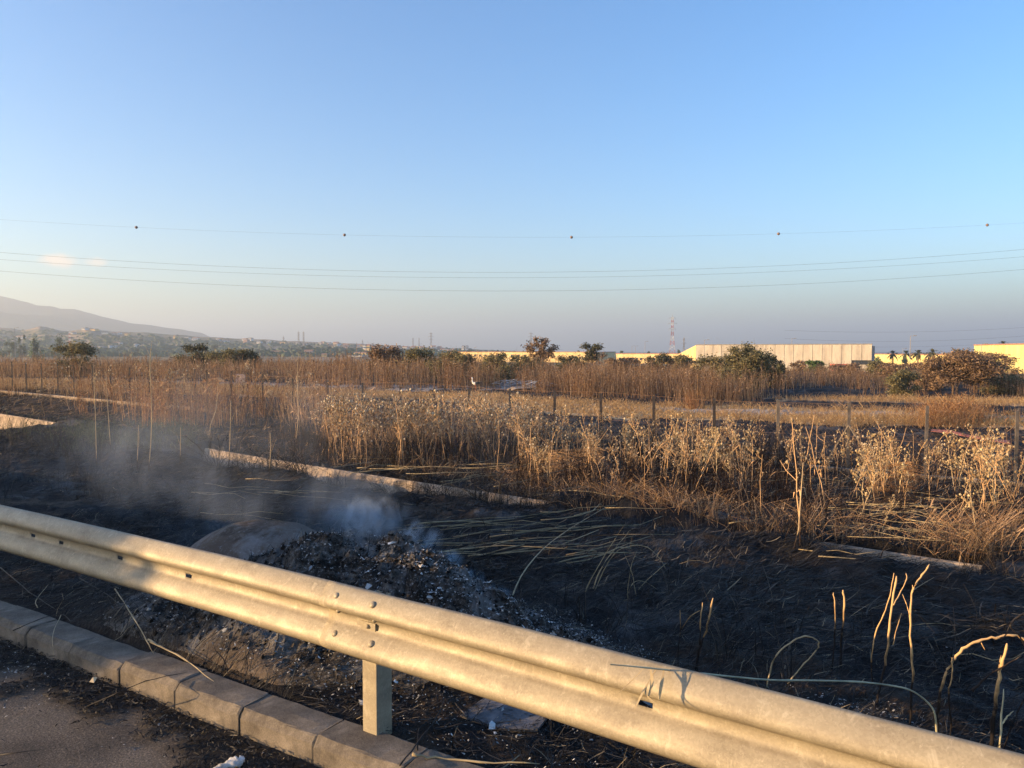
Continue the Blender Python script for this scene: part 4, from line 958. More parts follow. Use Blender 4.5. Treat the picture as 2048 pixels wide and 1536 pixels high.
def merge_thistles(feet, sr_, kr, label):                     # past the first three hundred: one mass
    a_, b_ = MB(), MB(); out = MB()
    for p in feet:
        k = int(rng.integers(*kr)); st, hd, g_ = protos[k]; sc = rng.uniform(*sr_); an = rng.uniform(0, 6.28); tx, ty = rng.normal(0, .10, 2)
        Rm = np.array([[math.cos(an), -math.sin(an), 0], [math.sin(an), math.cos(an), 0], [0, 0, 1]])
        for src, mi in ((st, 0), (hd, 1)):
            off = 0
            V = np.concatenate(src.v) @ Rm.T * sc; V[:, 0] += V[:, 2] * tx; V[:, 1] += V[:, 2] * ty; V += p - [0, 0, .02]
            b0 = out.n; out.v.append(V); out.n += len(V)
            for f in src.f: out.f.append(f + b0); out.m.append(np.full(len(f), mi))
    tag(out.build('dry_thistles', [M['thicket'], M['heads']]), label, 'thistles', kind='stuff')
M['thicket'] = island('thicket_stalk_material', [(0, (.08, .045, .028)), (.4, (.28, .17, .09)), (1, (.62, .42, .23))], .8)
merge_thistles(foot_field(210, (640, 1080), lambda a: (888, 940)), (.85, 1.2), (0, 10), 'mass of pale-headed thistles filling the middle thicket')
merge_thistles(foot_field(75, (1040, 1520), lambda a: (900, 972)), (.45, .95), (0, 19), 'mass of thistles in front of the middle fence posts')
merge_thistles(foot_field(60, (1480, 2080), lambda a: (915, 1005)), (.5, 1.0), (0, 19), 'scattered thistles around the right fence posts')
merge_thistles(foot_field(70, (60, 660), lambda a: (800, 850)), (.9, 1.7), (0, 19), 'loose thistles above the left weeds')
# tall bare stalks in front of the left thicket
for k, (pts, lab) in enumerate([([(187, 728), (190, 800), (192, 870), (193, 938)], 'tall bare stalk furthest left in front of the smoke'), ([(212, 745), (216, 820), (222, 905)], 'tall bare stalk second from left in front of the thicket'),
        ([(304, 682), (300, 740), (304, 830), (297, 945)], 'tallest knotty bare stalk left of the smoke'), ([(435, 765), (432, 820), (421, 850), (418, 915)], 'pale crooked stalk rising above the smoke'),
        ([(462, 800), (460, 880), (457, 935)], 'thin dark stalk right of the pale crooked stalk'), ([(277, 850), (276, 890), (274, 940)], 'short dark stalk beside the tallest knotty stalk'),
        ([(361, 855), (361, 890), (360, 930)], 'short straight stalk in the smoke'), ([(598, 700), (594, 760), (597, 830), (590, 900)], 'tall bare stalk at the right edge of the left thicket'),
        ([(540, 865), (541, 905), (538, 955)], 'short stalk beside the concrete channel end'), ([(1606, 925), (1602, 990), (1597, 1060), (1587, 1102)], 'long grey-green stem rising from the channel at the right'),
        ([(1095, 880), (1080, 905), (1060, 925), (1030, 960)], 'long straw stem leaning left towards the channel')]):
    plant_px([(pts, .010, .005, .0)] + [([(pts[0][0] + rng.integers(-14, 14), pts[0][1] + 12), (pts[0][0] + 1, pts[0][1] + 42)], .004, .002, 0)], 'tall_stalk', lab, 'stalk', M['stalkpale'], sides=5, sub=2)

def stalks_field(n, xr, yr, hr, r_, name, mt, label, cat='dry stalks', bend=.15, fine=False, K=4, filt=None, world=None, lean=.0, leaf=0, clump=9):
    if world is None:
        w_ = xr[1] - xr[0]; a = rng.uniform(xr[0] - .06 * w_, xr[1] + .06 * w_, n) + rng.normal(0, .035, n) * w_; b_ = rng.uniform(0, 1, n) if callable(yr) else rng.uniform(*yr, n)
        pts = []
        D = np.array([ray(a[i], (yr(a[i], b_[i]) if callable(yr) else b_[i])) for i in range(n)]); ts = np.geomspace(3, 260, 420)
        Zr = CAMZ + D[:, 2:3] * ts; G = Hs(D[:, 0:1] * ts, D[:, 1:2] * ts); hit = (Zr < G).any(1); k = np.argmax(Zr < G, 1); t = ts[k]; x, y = (D[:, 0] * t)[hit], (D[:, 1] * t)[hit]
    else: x, y = world
    if filt is not None: m_ = filt(x, y); x, y = x[m_], y[m_]
    if clump and len(x) > 40:
        m_ = max(4, len(x) // clump); c_i = rng.integers(0, m_, len(x)); spread = .035 * np.clip(np.hypot(x[:m_], y[:m_]) / 12, .5, 4)[c_i] * rng.uniform(.5, 2.2, m_)[c_i] * (1 + 3 * (rng.random(len(x)) < .25))
        x, y = x[:m_][c_i] + rng.normal(0, 1, len(x)) * spread, y[:m_][c_i] + rng.normal(0, 1, len(x)) * spread
        lx, ly, hs_ = rng.normal(0, .13, m_)[c_i], rng.normal(0, .13, m_)[c_i], rng.uniform(.6, 1.15, m_)[c_i]
        if filt is not None: q_ = filt(x, y); x, y, lx, ly, hs_ = x[q_], y[q_], lx[q_], ly[q_], hs_[q_]
    else: lx = ly = 0; hs_ = 1
    n = len(x); z = H(x, y) - .02; hh = rng.uniform(*hr, n) * (.62 + .76 * fbm(x * .55, y * .35, 3, 207)) * np.where(rng.random(n) < .05, 1.25, 1) * hs_; an = rng.uniform(0, 6.28, n); be = np.abs(rng.normal(0, bend, n)) * hh; tt = np.linspace(0, 1, K)
    bx = np.cos(an) * be + (lean + lx) * hh; by = np.sin(an) * be + ly * hh
    P = np.stack([x[:, None] + bx[:, None] * tt ** 1.6, y[:, None] + by[:, None] * tt ** 1.6, z[:, None] + hh[:, None] * tt * (1 - .15 * (be / hh)[:, None] * tt)], -1)
    Rr = (r_ * rng.uniform(.6, 1.3, n))[:, None] * np.linspace(1, .45, K)[None]
    mb = MB(); tubes(mb, P, Rr, 3)
    if leaf:
        m_ = int(n * leaf); ii = rng.integers(0, n, m_); q = rng.uniform(.3, 1, m_); base = np.stack([np.array([np.interp(q[j], tt, P[ii[j], :, c_]) for c_ in range(3)]) for j in range(m_)])
        aa = rng.uniform(0, 6.28, m_); l = rng.uniform(.08, .3, m_) * hh[ii] * .5; d = np.stack([np.cos(aa), np.sin(aa), rng.uniform(.0, 1.2, m_)], 1)
        PP = np.stack([base, base + d * (l * .6)[:, None], base + d * l[:, None] + np.array([0, 0, -.25]) * l[:, None]], 1); S = np.stack([-np.sin(aa), np.cos(aa), .3 + 0 * aa], 1)
        ribbons(mb, PP, (r_ * 1.8) * np.tile([[.6, 1.0, .2]], (m_, 1)), S)
    o = mb.build(name, mt); tag(o, label, cat, kind='stuff'); return o
def nocan(x, y): return canal_ok(x, y) > .5
# thickets between channel and fence and round the fence
stalks_field(1800, (640, 1060), (880, 942), (.5, 1.1), .005, 'dry_weeds', M['stalk'], 'dense scorched weeds filling the middle thicket', bend=.18, filt=nocan, leaf=2)
stalks_field(1700, (1040, 1560), (900, 1005), (.25, .85), .004, 'dry_weeds', M['stalk'], 'brown scorched weeds among the thistles right of centre', bend=.22, filt=nocan, leaf=2)
stalks_field(1300, (1500, 2080), (905, 1060), (.2, .75), .004, 'dry_weeds', M['stalk'], 'sparse scorched weeds at the right before the fence', bend=.25, filt=nocan, leaf=1.5, lean=.12)
stalks_field(1700, (310, 680), lambda a, b_: 822 + b_ * 34, (.9, 1.6), .006, 'dry_weeds', M['rusty'], 'rust-orange dry weeds of the dense left thicket', bend=.12, leaf=3, filt=lambda x, y: fbm(x * .9, y * .9, 3, 209) > .42)
stalks_field(420, (130, 320), lambda a, b_: 800 + b_ * 36, (.9, 1.9), .006, 'dry_weeds', M['rusty'], 'loose tall rusty weeds left of the dense thicket', bend=.2, leaf=3, filt=lambda x, y: fbm(x * 1.1, y * 1.1, 3, 211) > .5)
stalks_field(700, (-40, 330), lambda a, b_: 775 + b_ * 22, (.5, 1.3), .009, 'dry_weeds', M['reeds'], 'brown weeds along the fence at the far left', bend=.15, leaf=1)
stalks_field(900, (560, 780), lambda a, b_: 830 + b_ * 70, (.5, 1.2), .006, 'dry_weeds', M['stalk'], 'grey-brown weeds in thin smoke left of the middle thicket', bend=.2, filt=nocan, leaf=1.5)
# rough straw along the channel edges
stalks_field(1500, (900, 2080), lambda a, b_: 965 + (a - 900) * .155 + b_ * 55 - 20, (.10, .42), .0028, 'dry_tufts', M['litter_brown'], 'tangled scorched tufts along the far edge of the channel', bend=.6, leaf=1)
stalks_field(900, (1080, 1760), lambda a, b_: 995 + (a - 1080) * .15 + b_ * 30 - 14, (.12, .45), .003, 'dry_tufts', M['stalkpale'] if False else M['reeds'], 'pale dry tufts overhanging the channel wall', bend=.8, leaf=1)
stalks_field(420, (1600, 1990), lambda a, b_: 1075 + (a - 1600) * .13 + b_ * 22, (.12, .4), .003, 'charred_stubble', M['blackcane'], 'black curled grass before the channel wall at the right', bend=.8, leaf=1)
stalks_field(500, (1840, 2010), lambda a, b_: 1065 + b_ * 70, (.3, .7), .004, 'dry_tufts', M['reeds'], 'slumped straw clump over the channel at the right', bend=.9, lean=.5, leaf=1)
stalks_field(420, (-20, 300), lambda a, b_: 852 + a * .10 + b_ * 40, (.15, .5), .004, 'dry_tufts', M['weed'], 'thin weeds before the left channel wall', bend=.3, leaf=1)
stalks_field(900, (165, 400), lambda a, b_: 862 + b_ * 38, (.15, .45), .005, 'green_weeds', M['weed'], 'grey-green weeds grown over the channel at the left', 'weeds', bend=.7, leaf=2)
stalks_field(260, (-20, 260), (890, 1000), (.2, .6), .003, 'dry_tufts', M['blackcane'], 'charred thin stalks standing in the left field', bend=.5)
stalks_field(650, (450, 2050), lambda a, b_: 960 + max(0, a - 460) * .10 + b_ * 300, (.08, .35), .0026, 'charred_stubble', M['blackcane'], 'thin charred stubble standing in the black field', bend=.5)
stalks_field(260, (460, 1150), lambda a, b_: 925 + (a - 460) * .13 + b_ * 22, (.2, .5), .0035, 'charred_stubble', M['blackcane'], 'bent black stalks silhouetted before the channel wall', bend=.6)
stalks_field(900, (430, 960), lambda a, b_: 893 + (a - 430) * .125 + b_ * 14, (.15, .55), .003, 'dry_tufts', M['litter_brown'], 'scorched tufts along the top edge of the open channel', bend=.7, leaf=1)
stalks_field(1000, (450, 1100), lambda a, b_: 930 + (a - 450) * .13 + b_ * 22, (.2, .65), .0035, 'charred_stubble', M['blackcane'], 'black curled grass in front of the pale channel wall', bend=.9, leaf=2)
stalks_field(260, (0, 180), lambda a, b_: 880 + a * .08 + b_ * 16, (.2, .55), .004, 'charred_stubble', M['blackcane'], 'black curled grass before the left channel wall', bend=.7, leaf=1)
# tumbled nest-like tangles
for (cx_, cy_, rr_, lab) in [(1075, 962, .55, 'left nest-like tangle of rusty stems beyond the channel'), (1150, 950, .45, 'right nest-like tangle of rusty stems beyond the channel'), (1440, 935, .3, 'small rusty tangle among the thistles'), (1790, 985, .4, 'rusty twig bush by the braced fence post'), (545, 760, .5, 'rusty tangle above the left thicket')]:
    g0 = gnd(cx_, cy_); n = 170; a = rng.uniform(0, 6.28, n); k = np.linspace(0, 1, 5)
    A_ = a[:, None] + k[None] * rng.uniform(.8, 2.2, n)[:, None]; rr2 = rr_ * rng.uniform(.4, 1, n)[:, None]; zz = rng.uniform(0, .25, n)[:, None] + .12 * np.sin(A_ + 1)
    P = np.stack([g0[0] + np.cos(A_) * rr2 * 1.4, g0[1] + np.sin(A_) * rr2 * .8, g0[2] + .05 + np.abs(zz) * 1.2], -1); mb = MB(); tubes(mb, P, np.full(P.shape[:2], .0028), 3)
    tag(mb.build('tangled_stems', M['rusty'] if cx_ > 1200 else M['reeds'], loc=g0), lab, 'tangled stems')
# straw verge
def poly_points(poly, n):
    P = np.array(poly); out = [[], []]; lo, hi = P.min(0), P.max(0); got = 0
    while got < n:
        x = rng.uniform(lo[0], hi[0], n * 2); y = rng.uniform(lo[1], hi[1], n * 2); m_ = in_poly(x, y, poly) & (np.abs(x / np.maximum(y, 1)) < .8) & (y > 5)
        wgt = rng.random(len(x)) < np.clip(28.0 / np.maximum(y, 1), .15, 1); m_ &= wgt; out[0].append(x[m_]); out[1].append(y[m_]); got += m_.sum()
    return np.concatenate(out[0])[:n], np.concatenate(out[1])[:n]
x, y = poly_points(straw_poly, 60000); g_ = ~in_poly(x, y, gravel_poly) | (rng.random(len(x)) < .12)
stalks_field(0, None, None, (.08, .34), .009, 'dry_grass', M['straw'], 'golden dry grass on the verge of the dirt track', 'grass', bend=.5, world=(x[g_], y[g_]), K=3)
x, y = poly_points(straw2_poly, 7000); stalks_field(0, None, None, (.08, .35), .008, 'dry_grass', M['straw'], 'second strip of golden grass before the scrub at the right', 'grass', bend=.5, world=(x, y), K=3)
stalks_field(1400, (1855, 1955), lambda a, b_: 835 + b_ * 22, (.5, 1.0), .006, 'straw_clump', M['rusty'], 'big rounded orange straw clump behind the fence at the right', 'dry bush', bend=.35, leaf=2)
stalks_field(250, (1380, 1396), lambda a, b_: 815 + b_ * 4, (.5, 1.0), .008, 'straw_clump', M['rusty'], 'single upright rusty grass tuft on the dirt track', 'grass tuft', bend=.12)
stalks_field(1600, (1620, 1900), lambda a, b_: 838 + b_ * 18, (.25, .6), .004, 'dry_grass', M['straw'], 'taller dry grass behind the braced fence post', 'grass', bend=.4, leaf=1)

# reed beds beyond the track
def reed_band(n, xr, Yr, hr, r_, label, mt='reeds', bend=.07, leaf=1.2, name='reed_bed', patch=.0):
    a = rng.uniform(*xr, n * 2) + rng.normal(0, 38, n * 2); Y_ = Yr[0] + (Yr[1] - Yr[0]) * rng.random(n * 2) ** 1.4 + (fbm(a * .012, a * 0, 3, 77) - .5) * 7; X_ = (a - CX) / FPX * Y_
    k = fbm(X_ * .35, Y_ * .2, 3, 88) > patch; X_, Y_ = X_[k][:n], Y_[k][:n]
    stalks_field(n, None, None, hr, r_, name, M[mt], label, 'reeds', bend=bend * 1.6, leaf=leaf, K=3, world=(X_, Y_), clump=7)
reed_band(9000, (-120, 640), (58, 95), (.95, 1.5), .012, 'wide brown reed bed across the left field', bend=.10)
reed_band(4200, (600, 960), (50, 82), (1.15, 1.95), .013, 'sunlit reeds before the scrub left of the white bird', patch=.38)
reed_band(3800, (940, 1250), (48, 80), (1.1, 1.85), .012, 'reeds behind the white bird', patch=.38)
reed_band(5500, (1060, 1430), (44, 75), (1.05, 1.75), .010, 'orange-brown reeds in the middle distance', patch=.3)
reed_band(4200, (1400, 1800), (52, 85), (.8, 1.35), .012, 'brown reeds before the grey concrete warehouse', patch=.3)
reed_band(3000, (1780, 2150), (44, 75), (.7, 1.2), .011, 'brown reeds below the yellow building', patch=.42)
reed_band(900, (1400, 1480), (40, 46), (1.1, 1.8), .009, 'dense brushwood clump before the big olive bush')

# ------------------------------------------------------------------ trees and bushes
def crown(mb, c, w_, d_, h_, n, s, lobes=9, seed=0, flat_=.6):
    r = np.random.default_rng(seed); ctr = []
    for k in range(lobes):
        a = r.uniform(0, 6.28); q = r.random() ** .6 * .85; zz = r.uniform(-.42, .42); q *= math.sqrt(max(.1, 1 - (zz / .5) ** 2)); ctr.append([math.cos(a) * q * w_ / 2, math.sin(a) * q * d_ / 2, zz * h_, r.uniform(.09, .26)])
    ctr = np.array(ctr); k = r.choice(lobes, n, p=ctr[:, 3] ** 2 / (ctr[:, 3] ** 2).sum()); d = r.normal(0, 1, (n, 3)); d /= np.linalg.norm(d, axis=1, keepdims=True)
    rad_ = r.random(n) ** .6 * ctr[k, 3] * r.choice([1, 1, 1, 1.5], n); P = ctr[k, :3] + d * rad_[:, None] * np.array([w_, d_, h_]) * np.array([1, 1, 1.0]) * .8
    P = P + c
    t = r.normal(0, 1, (n, 3)); t[:, 2] *= flat_; t /= np.linalg.norm(t, axis=1, keepdims=True); b_ = np.cross(t, r.normal(0, 1, (n, 3))); b_ /= np.linalg.norm(b_, axis=1, keepdims=True)
    ss = s * r.uniform(.5, 1.4, n); V = np.stack([P - t * ss[:, None], P + b_ * (ss * .35)[:, None], P + t * ss[:, None], P - b_ * (ss * .35)[:, None]], 1)
    mb.add(V.reshape(-1, 3), np.arange(n * 4).reshape(n, 4)); return ctr
def tree(px, ybase, ytop, wpx, Y, mt, label, cat='bush', name='bush', n=1500, leaf=None, trunk=True, group=None, ygap=0, seed=0, lobes=10, bare=0.25):
    pb = at(px, ybase, Y); pt_ = at(px, ytop, Y); z0 = min(pb[2], float(Hs(pb[0], pb[1])) + .0) if ygap == 0 else float(Hs(pb[0], pb[1]))
    z0 = float(Hs(pb[0], pb[1])) - .1
    w_ = wpx / FPX * Y * (1.25 if Y < 100 else 1); ztop = pt_[2]; hc = (ztop - z0); ch = hc * (1 - bare); cz = ztop - ch / 2
    root = empty(name, (pb[0], Y, z0)); tag(root, label, cat, group)
    mb = MB(); s = leaf or Y * .0017
    ctr = crown(mb, np.array([0, 0, cz - z0]), w_, w_ * .8, ch, n, s, lobes, seed + int(px))
    mb.build('crown', M[mt], root)
    mt_ = MB(); r = np.random.default_rng(seed + 5 + int(px)); tr = max(.03, hc * .018)
    fork = np.array([0, 0, hc * (bare + .08)])
    tube(mt_, [[0, 0, 0], [r.normal(0, .03) * hc, 0, hc * bare * .6], fork], tr, tr * .7, 6)
    for q in ctr: e = np.array([q[0], q[1], q[2] + cz - z0]) ; m1 = (fork + e) / 2 + r.normal(0, .06, 3) * hc; tube(mt_, [fork, m1, e], tr * .5, tr * .12, 4)
    for k in range(lobes * 3):
        q = ctr[k % lobes]; e = np.array([q[0], q[1], q[2] + cz - z0]); e2 = e + r.normal(0, 1, 3) * np.array([w_, w_ * .8, ch]) * .16; tube(mt_, [e, e2], tr * .15, tr * .05, 3)
    mt_.build('trunk', M['bark'], root); return root
T = [  # px, base, top, width, distance, material, label, leaves
    (152, 760, 690, 90, 62, 'olive', 'rounded olive bush standing in the reeds at the far left', 2600),
    (392, 745, 690, 60, 75, 'dark', 'dark green bush above the left reeds', 1800), (470, 750, 696, 85, 72, 'olive', 'olive and brown bush right of the dark green bush', 2400),
    (500, 748, 700, 40, 74, 'dark', 'dark half of a bush beside the olive and brown bush', 1000),
    (768, 760, 692, 75, 66, 'brownleaf', 'reddish brown bush left of the middle scrub', 2400), (838, 760, 700, 70, 64, 'olive', 'olive bush in the middle scrub', 2200),
    (900, 768, 702, 85, 58, 'olive', 'broad olive bush above pale reed stems', 2600), (935, 765, 712, 40, 60, 'dark', 'small dark bush beside the broad olive bush', 1000),
    (1000, 770, 705, 75, 56, 'olive', 'bushy scrub before the long yellow building', 2200), (1060, 762, 712, 60, 62, 'olive', 'low olive scrub under the tall scorched tree', 1600),
    (1140, 760, 712, 70, 66, 'dark', 'dark scrub between the two taller trees', 1800), (1235, 752, 716, 50, 80, 'brownleaf', 'brown scrub left of the two-storey yellow building', 1200),
    (1320, 752, 710, 55, 84, 'dark', 'dark bush before the two-storey yellow building', 1500), (1372, 755, 712, 60, 78, 'olive', 'olive bush left of the warehouse corner', 1500),
    (1265, 750, 716, 50, 84, 'brownleaf', 'brown bush before the yellow building windows', 1200),
    (1432, 775, 712, 80, 56, 'olive', 'grey-green scrub left of the big olive bush', 2200), (1490, 792, 692, 100, 48, 'olive', 'big round olive bush before the grey warehouse', 4200),
    (1545, 775, 710, 50, 54, 'dark', 'dark side bush right of the big olive bush', 1500), (1630, 755, 721, 34, 90, 'green', 'small bright green bush before the warehouse', 900),
    (1600, 752, 722, 30, 95, 'brownleaf', 'thin twiggy bush before the warehouse wall', 500), (1755, 765, 724, 50, 72, 'olive', 'olive scrub right of the warehouse', 1500),
    (1812, 768, 724, 80, 68, 'brownleaf', 'brownish scrub under the palm row', 2200), (1805, 800, 742, 68, 42, 'olive', 'leaning green bush in front of the scorched acacia', 2600),
    (2005, 800, 748, 90, 46, 'olive', 'olive scrub at the right edge before the yellow building', 2200), (1985, 780, 708, 100, 52, 'brownleaf', 'thinly leaved scorched tree before the big yellow building', 2000),
    (1690, 760, 726, 60, 80, 'brownleaf', 'low brown scrub before the red containers', 1200), (1860, 785, 735, 60, 50, 'brownleaf', 'brown brushwood beside the scorched acacia', 1500)]
for k, (px, yb, yt, wd, Yd, mt, lab, n) in enumerate(T): tree(px, yb, yt, wd, Yd, mt, lab, n=int(n * 3.0), seed=k, bare=.06, lobes=22 + k % 6)
tree(1085, 760, 673, 50, 74, 'brownleaf', 'tall loose scorched tree before the long yellow building', 'tree', 'tree', 2600, bare=.4, lobes=24, seed=90)
tree(1185, 758, 686, 42, 78, 'dark', 'small open tree with forked trunk left of the two-storey building', 'tree', 'tree', 2000, bare=.45, lobes=16, seed=91)
tree(1200, 758, 708, 34, 84, 'brownleaf', 'bare grey brush beside the small open tree', 'bush', 'bush', 260, bare=.2, lobes=8, seed=92)
tree(1915, 808, 704, 118, 44, 'brownleaf', 'wide scorched acacia with spreading branches at the right', 'tree', 'acacia_tree', 17000, bare=.30, lobes=44, seed=93)
tree(1905, 808, 698, 70, 45, 'dark', 'darker acacia crown rising behind the wide acacia', 'tree', 'acacia_tree', 1500, bare=.5, lobes=18, seed=94)
# far trees on the left and round dark trees over the roofs
for k, (px, yb, yt, wd, Yd, mt, lab) in enumerate([(44, 700, 664, 18, 420, 'pine', 'lone round tree on the left skyline'), (80, 712, 676, 42, 330, 'green', 'light green tree clump left of the far dark trees'), (118, 712, 673, 34, 340, 'pine', 'dark broad tree behind the far orchards'),
        (68, 712, 680, 8, 300, 'pine', 'narrow dark cypress at the far left'), (74, 712, 681, 7, 300, 'pine', 'second narrow cypress beside the first'), (20, 712, 684, 40, 380, 'pine', 'low dark hedge trees at the left edge'), (155, 712, 684, 30, 400, 'pine', 'dark trees right of the broad tree'),
        (944, 716, 698, 8, 500, 'pine', 'small round tree top over the long yellow roof, leftmost'), (994, 716, 698, 8, 500, 'pine', 'small round tree top over the long yellow roof, second'), (1047, 716, 701, 8, 500, 'pine', 'small round tree top over the long yellow roof, third'), (1156, 716, 700, 9, 500, 'pine', 'small round tree top right of the open tree'),
        (1244, 720, 702, 10, 480, 'pine', 'round tree top over the two-storey roof, left'), (1299, 720, 703, 10, 480, 'pine', 'round tree top over the two-storey roof, middle'), (1357, 720, 703, 10, 480, 'pine', 'round tree top over the two-storey roof, right'),
        (1220, 735, 716, 18, 300, 'pine', 'clipped dark tree left of the two-storey building'), (1757, 740, 716, 26, 220, 'green', 'dark green tree right of the grey warehouse'), (1815, 740, 717, 30, 230, 'pine', 'dark round tree under the palm row'), (428, 705, 682, 22, 700, 'pine', 'pale far tree above the left bushes')]):
    tree(px, yb, yt, wd, Yd, mt, lab, 'tree', 'tree', 420, leaf=Yd * .0016, bare=.08, lobes=6, seed=200 + k)
def palm(px, ytop, Y, label):
    c0 = at(px, ytop, Y); z0 = float(Hs(c0[0], c0[1])); hh = c0[2] - z0
    root = empty('palm_tree', (c0[0], Y, z0)); tag(root, label, 'palm tree', 'palms behind the warehouses')
    mb = MB(); tube(mb, [[0, 0, 0], [.05, 0, hh * .5], [0, 0, hh - 1.4]], .22, .18, 6); mb.build('trunk', M['bark'], root)
    mb = MB(); n = 30; a = rng.uniform(0, 6.28, n); e = rng.uniform(-.5, 1.2, n); L = 2.5
    k = np.linspace(0, 1, 4); r_ = L * k[None] * np.cos(e)[:, None]; z_ = hh - 1.6 + L * k[None] * np.sin(e)[:, None] - 1.3 * k[None] ** 2
    P = np.stack([np.cos(a)[:, None] * r_, np.sin(a)[:, None] * r_, z_], -1); ribbons(mb, P, np.tile([[.08, .30, .28, .04]], (n, 1)), np.stack([-np.sin(a), np.cos(a), 0 * a], 1))
    mb.build('crown', M['palm'], root)
for px, yt, Yd, lab in [(1786, 697, 240, 'leftmost low palm right of the grey warehouse'), (1812, 697, 235, 'second palm from the left behind the scrub'), (1836, 695, 225, 'third palm, left of the lamp-high pair'), (1866, 693, 215, 'tallest palm of the row before the yellow wall'),
                        (1974, 686, 300, 'palm top just showing over the big yellow building'), (2006, 678, 270, 'palm standing high over the big yellow building')]: palm(px, yt, Yd, lab)

# ------------------------------------------------------------------ buildings
def wallbox(root, name, p0, p1, z0, z1, depth, mt):
    """box whose front runs p0 -> p1 (xy) with thickness depth away from the camera"""
    p0 = np.array(p0); p1 = np.array(p1); t = (p1 - p0); L = np.linalg.norm(t); t /= L; nrm = np.array([-t[1], t[0]])
    if nrm @ (p0 + p1) < 0: nrm = -nrm
    c_ = (p0 + p1) / 2 + nrm * depth / 2; mb = MB(); box(mb, (c_[0], c_[1], (z0 + z1) / 2), (L, depth, z1 - z0), math.atan2(t[1], t[0])); o = mb.build(name, mt); return par(o, root)
def gp(px, Y): p_ = at(px, 700, Y); return p_[:2]
ZB = -4.7
# grey concrete warehouse of upright panels
WA, WB = gp(1392, 256), gp(1744, 232); zt = at(1392, 690, 250)[2]
wh = empty('warehouse', (WA[0], WA[1], ZB)); tag(wh, 'long grey concrete panel warehouse behind the scrub on the right', 'warehouse'); bpy.context.view_layer.update()
tdir = (WB - WA) / np.linalg.norm(WB - WA); LW = np.linalg.norm(WB - WA); npan = 19; pw = LW / npan
wallbox(wh, 'building_core', WA + tdir * .2 + np.array([0, .45]), WB - tdir * .2 + np.array([0, .45]), ZB, zt - .25, 40, M['greyroof'])
for k in range(npan):
    a = WA + tdir * (pw * k + .06); b_ = WA + tdir * (pw * (k + 1) - .06); dz = (.05 if k % 3 else .0)
    if k in (17, 18):
        zo = at(1725, 720, 240)[2]; wallbox(wh, 'wall_panel', a, b_, zo, zt, .3, M['panelgrey']); zl = at(1725, 728.5, 240)[2]; wallbox(wh, 'wall_panel', a, b_, ZB, zl, .3, M['panelgrey'])
        wallbox(wh, 'loading_opening', a + np.array([0, .32]), b_ + np.array([0, .32]), zl, zo, .1, M['glass'])
    else: wallbox(wh, 'wall_panel', a, b_, ZB, zt - dz * 0, .3 + dz, M['panelgrey'])
wallbox(wh, 'roof_edge', WA - tdir * .1 - np.array([0, .08]), WB + tdir * .1 - np.array([0, .08]), zt + .004, zt + .28, .6, M['greyroof'])
# sloping side wall, its sunlit yellow put into the wall colour
WC = gp(1354, 300); zc = at(1354, 710, 300)[2]; mb = MB(); V = []
sd_ = (WC - WA) / np.linalg.norm(WC - WA); nn = np.array([-sd_[1], sd_[0]]); nn = nn if nn[0] > 0 else -nn
for off in (0, .4):
    for q, zz_ in ((WA - sd_ * 0, ZB), (WC, ZB), (WC, zc), (WA, zt)): V.append([q[0] + nn[0] * off - .05, q[1] + nn[1] * off, zz_])
mb.add(np.array(V), np.array([[0, 1, 2, 3], [7, 6, 5, 4], [0, 4, 5, 1], [1, 5, 6, 2], [2, 6, 7, 3], [3, 7, 4, 0]])); par(mb.build('side_wall', M['ochre_and_lit_wall']), wh)
mb = MB(); V2 = [[WA[0], WA[1] + .3, zt - .05], [WC[0] + .3, WC[1], zc - .05], [WC[0] + 60, WC[1], zc - .05], [WB[0], WB[1] + .5, zt - .05]]; V2 += [[a, b_, c_ - .2] for a, b_, c_ in V2]
mb.add(np.array(V2), np.array([[0, 3, 2, 1], [4, 5, 6, 7], [0, 1, 5, 4], [1, 2, 6, 5], [2, 3, 7, 6], [3, 0, 4, 7]])); par(mb.build('roof', M['greyroof']), wh)
def building(name, cat, label, x0, y0, x1, y1, ytop0, ytop1, depth, mt, wins=None, trim=None, pan=0, zb=ZB, rf=None, group=None):
    a = gp(x0, y0); b_ = gp(x1, y1); za = at(x0, ytop0, y0)[2]; zb_ = at(x1, ytop1, y1)[2]; zt_ = (za + zb_) / 2
    root = empty(name, (a[0], a[1], zb)); tag(root, label, cat, group); bpy.context.view_layer.update()
    t = (b_ - a) / np.linalg.norm(b_ - a); L = np.linalg.norm(b_ - a); nrm = np.array([-t[1], t[0]]); nrm = nrm if nrm @ (a + b_) > 0 else -nrm
    if pan:
        wallbox(root, 'building_core', a + nrm * .3 + t * .1, b_ + nrm * .3 - t * .1, zb, zt_ - .2, depth, M['greyroof'])
        for k in range(pan): wallbox(root, 'wall_panel', a + t * (L / pan * k + .02), a + t * (L / pan * (k + 1) - .02), zb, zt_, .28 + .03 * (k % 2), mt)
    else: wallbox(root, 'wall', a, b_, zb, zt_, depth, mt)
    wallbox(root, 'roof_edge', a - t * .2 - nrm * .15, b_ + t * .2 - nrm * .15, zt_ + .003, zt_ + .35, depth + .3, rf or M['roof'])
    if wins:
        for (fx_, zc_, ww, wh_) in wins:
            c_ = a + t * L * fx_; mb = MB(); q = c_ - nrm * .04; rz = math.atan2(t[1], t[0])
            box(mb, (q[0], q[1], zt_ - zc_), (ww + .3, .16, wh_ + .3), rz); w_ = par(mb.build('window', mt), root)
            mb = MB(); q = c_ - nrm * .13; box(mb, (q[0], q[1], zt_ - zc_), (ww, .04, wh_), rz); g_ = mb.build('pane', M['glass']); g_.parent = w_
            g_.matrix_parent_inverse = w_.matrix_world.inverted()
    return root
